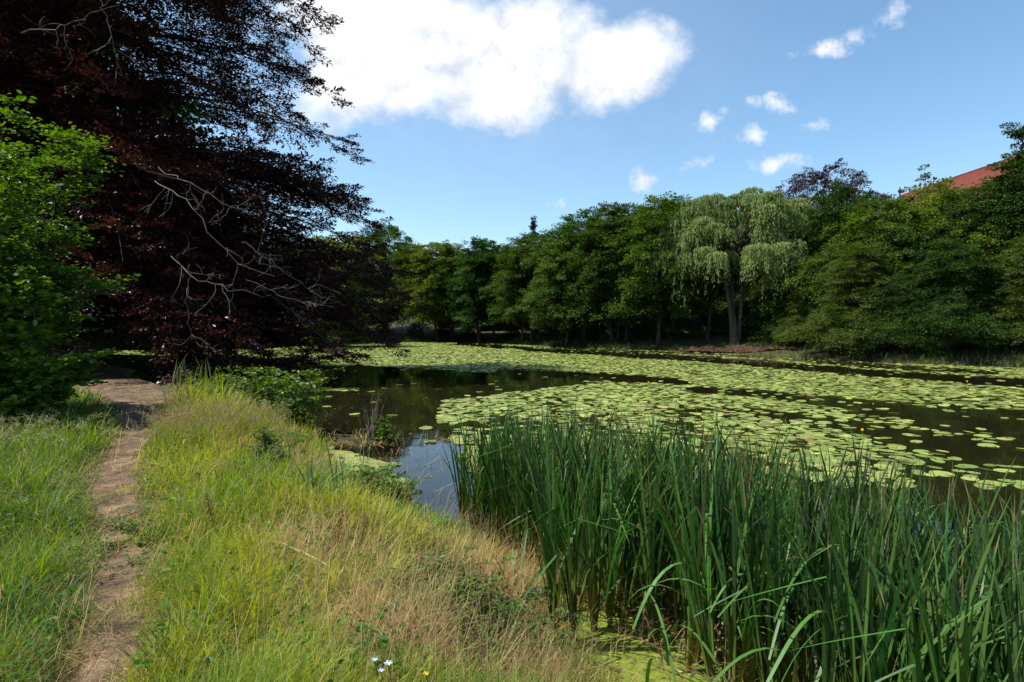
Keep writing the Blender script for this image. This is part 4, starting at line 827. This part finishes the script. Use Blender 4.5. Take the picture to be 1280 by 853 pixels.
def herb(name, px, py, z, ns, h, spread, ll, leafm, label, seed, cat='plant', ntw=9, nleaf=10, tw=.16, barkm='bark'):
    x, y, _ = P(px, py, z); rr_ = random.Random(seed); st = []
    for k in range(ns):
        a = rr_.uniform(0, 6.28); d = abs(rr_.gauss(0, spread)); hh = h * rr_.uniform(.5, 1.1)
        st.append([(math.cos(a) * d * .6, math.sin(a) * d * .6, 0), (math.cos(a) * d * .9, math.sin(a) * d * .9, hh * .6), (math.cos(a) * d * 1.2, math.sin(a) * d * 1.2, hh)])
    return leafy_bush(name, (x, y, max(0, gz(x, y))), st, leafm, ll, label, cat, nleaf=nleaf, ntw=ntw, tw=tw, r0=.006, seed=seed, barkm=barkm)
M['herb'] = leafmat('herb_leaves', (.06, .13, .015), (.15, .26, .04), trans=.4, objvar=.05)
M['bramble'] = leafmat('bramble_leaves', (.04, .09, .012), (.12, .2, .03), trans=.35, objvar=.05)
herb('water_mint', 440, 628, .1, 120, .42, .3, .04, 'herb', 'bushy bright green herb clump at the edge of the weed mat', 21)
herb('water_mint', 475, 622, .02, 40, .2, .28, .035, 'herb', 'low pale green herb patch growing out on the weed mat', 22)
herb('bramble', 570, 748, .4, 110, .22, .42, .028, 'bramble', 'small-leaved green bramble patch among the dry grass', 23)
herb('bramble', 510, 735, .4, 24, .18, .3, .028, 'bramble', 'few bramble shoots left of the main bramble patch', 24)
herb('weed_plant', 200, 665, .5, 26, .10, .4, .03, 'herb', 'low broad-leaved weeds in the grass right of the path', 25)
herb('weed_plant', 330, 585, .4, 18, .5, .25, .04, 'bramble', 'dark shaded leafy herb right of the feathery grass tuft', 26)
herb('alder_sapling', 330, 522, .3, 26, .95, .45, .08, 'hazel', 'leafy green sapling leaning over the pond edge, left part', 27, 'shrub', ntw=12, nleaf=7, tw=.4)
herb('alder_sapling', 366, 534, .2, 18, 1.0, .3, .08, 'hazel', 'leafy green sapling leaning over the pond edge, right part with upright twig', 28, 'shrub', ntw=11, nleaf=7, tw=.4)
herb('alder_sapling', 290, 505, .3, 16, .7, .5, .07, 'hazel', 'low leafy shoots behind the feathery grass tuft', 29, 'shrub', ntw=10, nleaf=6, tw=.35)
# stump islet with dry twigs
x, y, _ = P(455, 562); o = empty('tree_stump', (x, y, 0)); bb = MB()
th = np.linspace(0, 2 * np.pi, 28, endpoint=False)
for (zz_, r_) in [(0, 0)]: pass
ringV = []
for (zz_, rs) in [(-.25, .7), (.02, .8), (.10, .85), (.15, .6), (.17, .0)]:
    rv = rs * (1 + .18 * np.sin(3 * th + 1) + .1 * np.sin(7 * th)); ringV.append(np.stack([.62 * rv * np.cos(th), .3 * rv * np.sin(th), zz_ + .03 * np.sin(5 * th) * (rs > 0)], 1))
V = np.concatenate(ringV); q = (np.arange(4)[:, None] * 28 + np.arange(28)[None]); q2 = (np.arange(4)[:, None] * 28 + (np.arange(28)[None] + 1) % 28)
bb.add(V, np.stack([q, q2, q2 + 28, q + 28], -1).reshape(-1, 4)); bb.build('stump_base', M['soil'], o, True)
tw_ = MB()
for k in range(16):
    a = rng.random() * 6.28; L_ = rng.uniform(.4, .85); d = nrm(np.array([math.cos(a) * .22, math.sin(a) * .2, 1])); p0 = np.array([.12 + rng.normal(0, .05), rng.normal(0, .04), .2]); pts = [p0 + d * L_ * s + rng.normal(0, .012, 3) for s in np.linspace(0, 1, 6)]
    tube(tw_, pts, np.linspace(.012, .003, 6), 4)
for k in range(10):
    a = rng.random() * 6.28; p0 = np.array([rng.normal(0, .25), rng.normal(0, .1), .15]); d = np.array([math.cos(a), .5 * math.sin(a), rng.uniform(-.2, .5)]); tube(tw_, [p0, p0 + d * .25, p0 + d * .5 - [0, 0, .05]], [.01, .008, .003], 4)
tw_.build('dry_twigs', M['deadwood'], o)
tag(o, 'low brown stump with upright dry twigs standing in the little bay', 'stump')
gm2 = MB(); n = 260; a = rng.random(n) * 6.28; r_ = np.sqrt(rng.random(n)); b = np.stack([.6 * r_ * np.cos(a), .3 * r_ * np.sin(a), full(n, .1)], 1); cc = np.where(rng.random((n, 1)) < .5, YG, DRY) * rng.uniform(.6, 1.2, (n, 1))
blades(gm2, b, a, rng.uniform(.6, 1.6, n), rng.uniform(.08, .25, n), full(n, .01), rng.uniform(0, 1.2, n), cc, cc, 3); gm2.build('moss_fringe', M['grass'], o)
herb('willow_shoot', 478, 558, .05, 7, .6, .15, .06, 'herb', 'small pale leafy shoot at the right side of the dry twig stump', 31, ntw=8, nleaf=6, tw=.15)
# the fallen pale stick
a0 = np.array(P(346, 681, .69)); b0 = np.array(P(412, 713, .60)); mb = MB(); pts = [a0 + (b0 - a0) * t + np.array([.006 * math.sin(t * 11), .006 * math.sin(t * 17), .012 * math.sin(t * 3)]) for t in np.linspace(0, 1, 9)]
tube(mb, pts, np.linspace(.011, .006, 9), 7); tag(mb.build('stick', M['straw'], smooth=True), 'straight pale dry stick lying on the grass of the bank', 'stick')
a0 = np.array(P(560, 705, .42)); b0 = np.array(P(470, 700, .46)); mb = MB(); tube(mb, [a0, (a0 + b0) / 2 + [0, 0, .04], b0], [.005, .004, .002], 5); tag(mb.build('dry_stalk', M['straw']), 'thin pale bent stalk lying below the bright green grass', 'stalk')
# dead log at reed edge, brown dock stalks
mb = MB(); a0 = np.array(P(655, 752, .2)); tube(mb, [a0, a0 + [.14, .05, .03], a0 + [.3, .16, .0]], [.035, .04, .03], 8); tag(mb.build('dead_log', M['bark'], smooth=True), 'short dark piece of dead wood half buried at the cattail edge', 'log')
for k, (px, py, h, l_) in enumerate([(447, 700, .34, 'dark brown dried dock stalk, left of the pair above the brown patch'), (468, 698, .3, 'dark brown dried dock stalk, right of the pair above the brown patch'), (412, 715, .45, 'tall reddish dried dock stalk beside the end of the pale stick'), (270, 690, .42, 'rusty brown dried stalk in the yellow-green grass right of the path')]):
    x, y, _ = P(px, py, .45); mb = MB(); zz_ = gz(x, y); lx = rng.normal(0, .06); tube(mb, [(0, 0, 0), (lx * .5, 0, h * .5), (lx, 0, h)], [.005, .004, .002], 5, np.array([.14, .06, .035]))
    n = 240; t = rng.uniform(.35, 1, n); p = np.stack([lx * t, 0 * t, h * t], 1) + rn(n, .012); leaves(mb, p, rn(n) + [0, 0, .5], rn(n), .014, .008, np.array([.17, .07, .04]) * rng.uniform(.5, 1.3, (n, 1)))
    tag(mb.build('dock_stalk', M['grass'], loc=(x, y, zz_)), l_, 'dead plant', 'dried dock stalks')
# flowers
M['petal'] = colmat('petals', trans=.3, rough=.5, gloss=.02)
for k, (px, py, c, l_, s) in enumerate([(466, 831, (.62, .66, .85), 'pale blue flower at the bottom of the picture, left of three', .017), (483, 836, (.62, .68, .9), 'largest pale blue star-shaped flower at the bottom of the picture', .022), (474, 845, (.55, .6, .85), 'lowest small pale blue flower at the bottom of the picture', .017), (531, 849, (.75, .55, .03), 'single yellow flower near the bottom edge', .016)]):
    x, y, z = P(px, py, .78); g0 = gz(x, y); o = empty('flower', (x, y, g0)); hz2 = z - g0
    mb = MB(); tube(mb, [(0, 0, 0), (.02, .01, hz2 * .6), (0, 0, hz2)], [.003, .002, .002], 5, np.array([.08, .12, .03])); mb.build('stem', M['grass'], o)
    mb = MB(); n = 6; a = np.arange(n) / n * 6.28; d = np.stack([np.cos(a), np.sin(a) , .35 + 0 * a], 1); leaves(mb, np.tile([0, 0, hz2], (n, 1)), d, np.tile([0, -.5, 1.], (n, 1)), s, s * .42, np.array(c) * rng.uniform(.85, 1.1, (n, 1)), six=True); mb.build('petals', M['petal'], o)
    tag(o, l_, 'flower', None)
# a few yellow lily buds among the pads
cand = np.where((fpx > 640) & (fpx < 1250) & (fpy > 478) & (fpy < 560))[0]
for i_ in rng.choice(cand, 10, replace=False):
    mb = MB(); tube(mb, [(0, 0, -.05), (0, 0, .06)], [.006, .006], 5, np.array([.1, .2, .04])); tube(mb, [(0, 0, .06), (0, 0, .075), (0, 0, .1), (0, 0, .115)], [.01, .028, .026, .008], 8, np.array([.65, .5, .03]))
    tag(mb.build('lily_flower', M['petal'], loc=(PX[i_] + .12, PY[i_], .02)), 'small round yellow water lily flower standing among the pads', 'flower', 'yellow lily flowers')
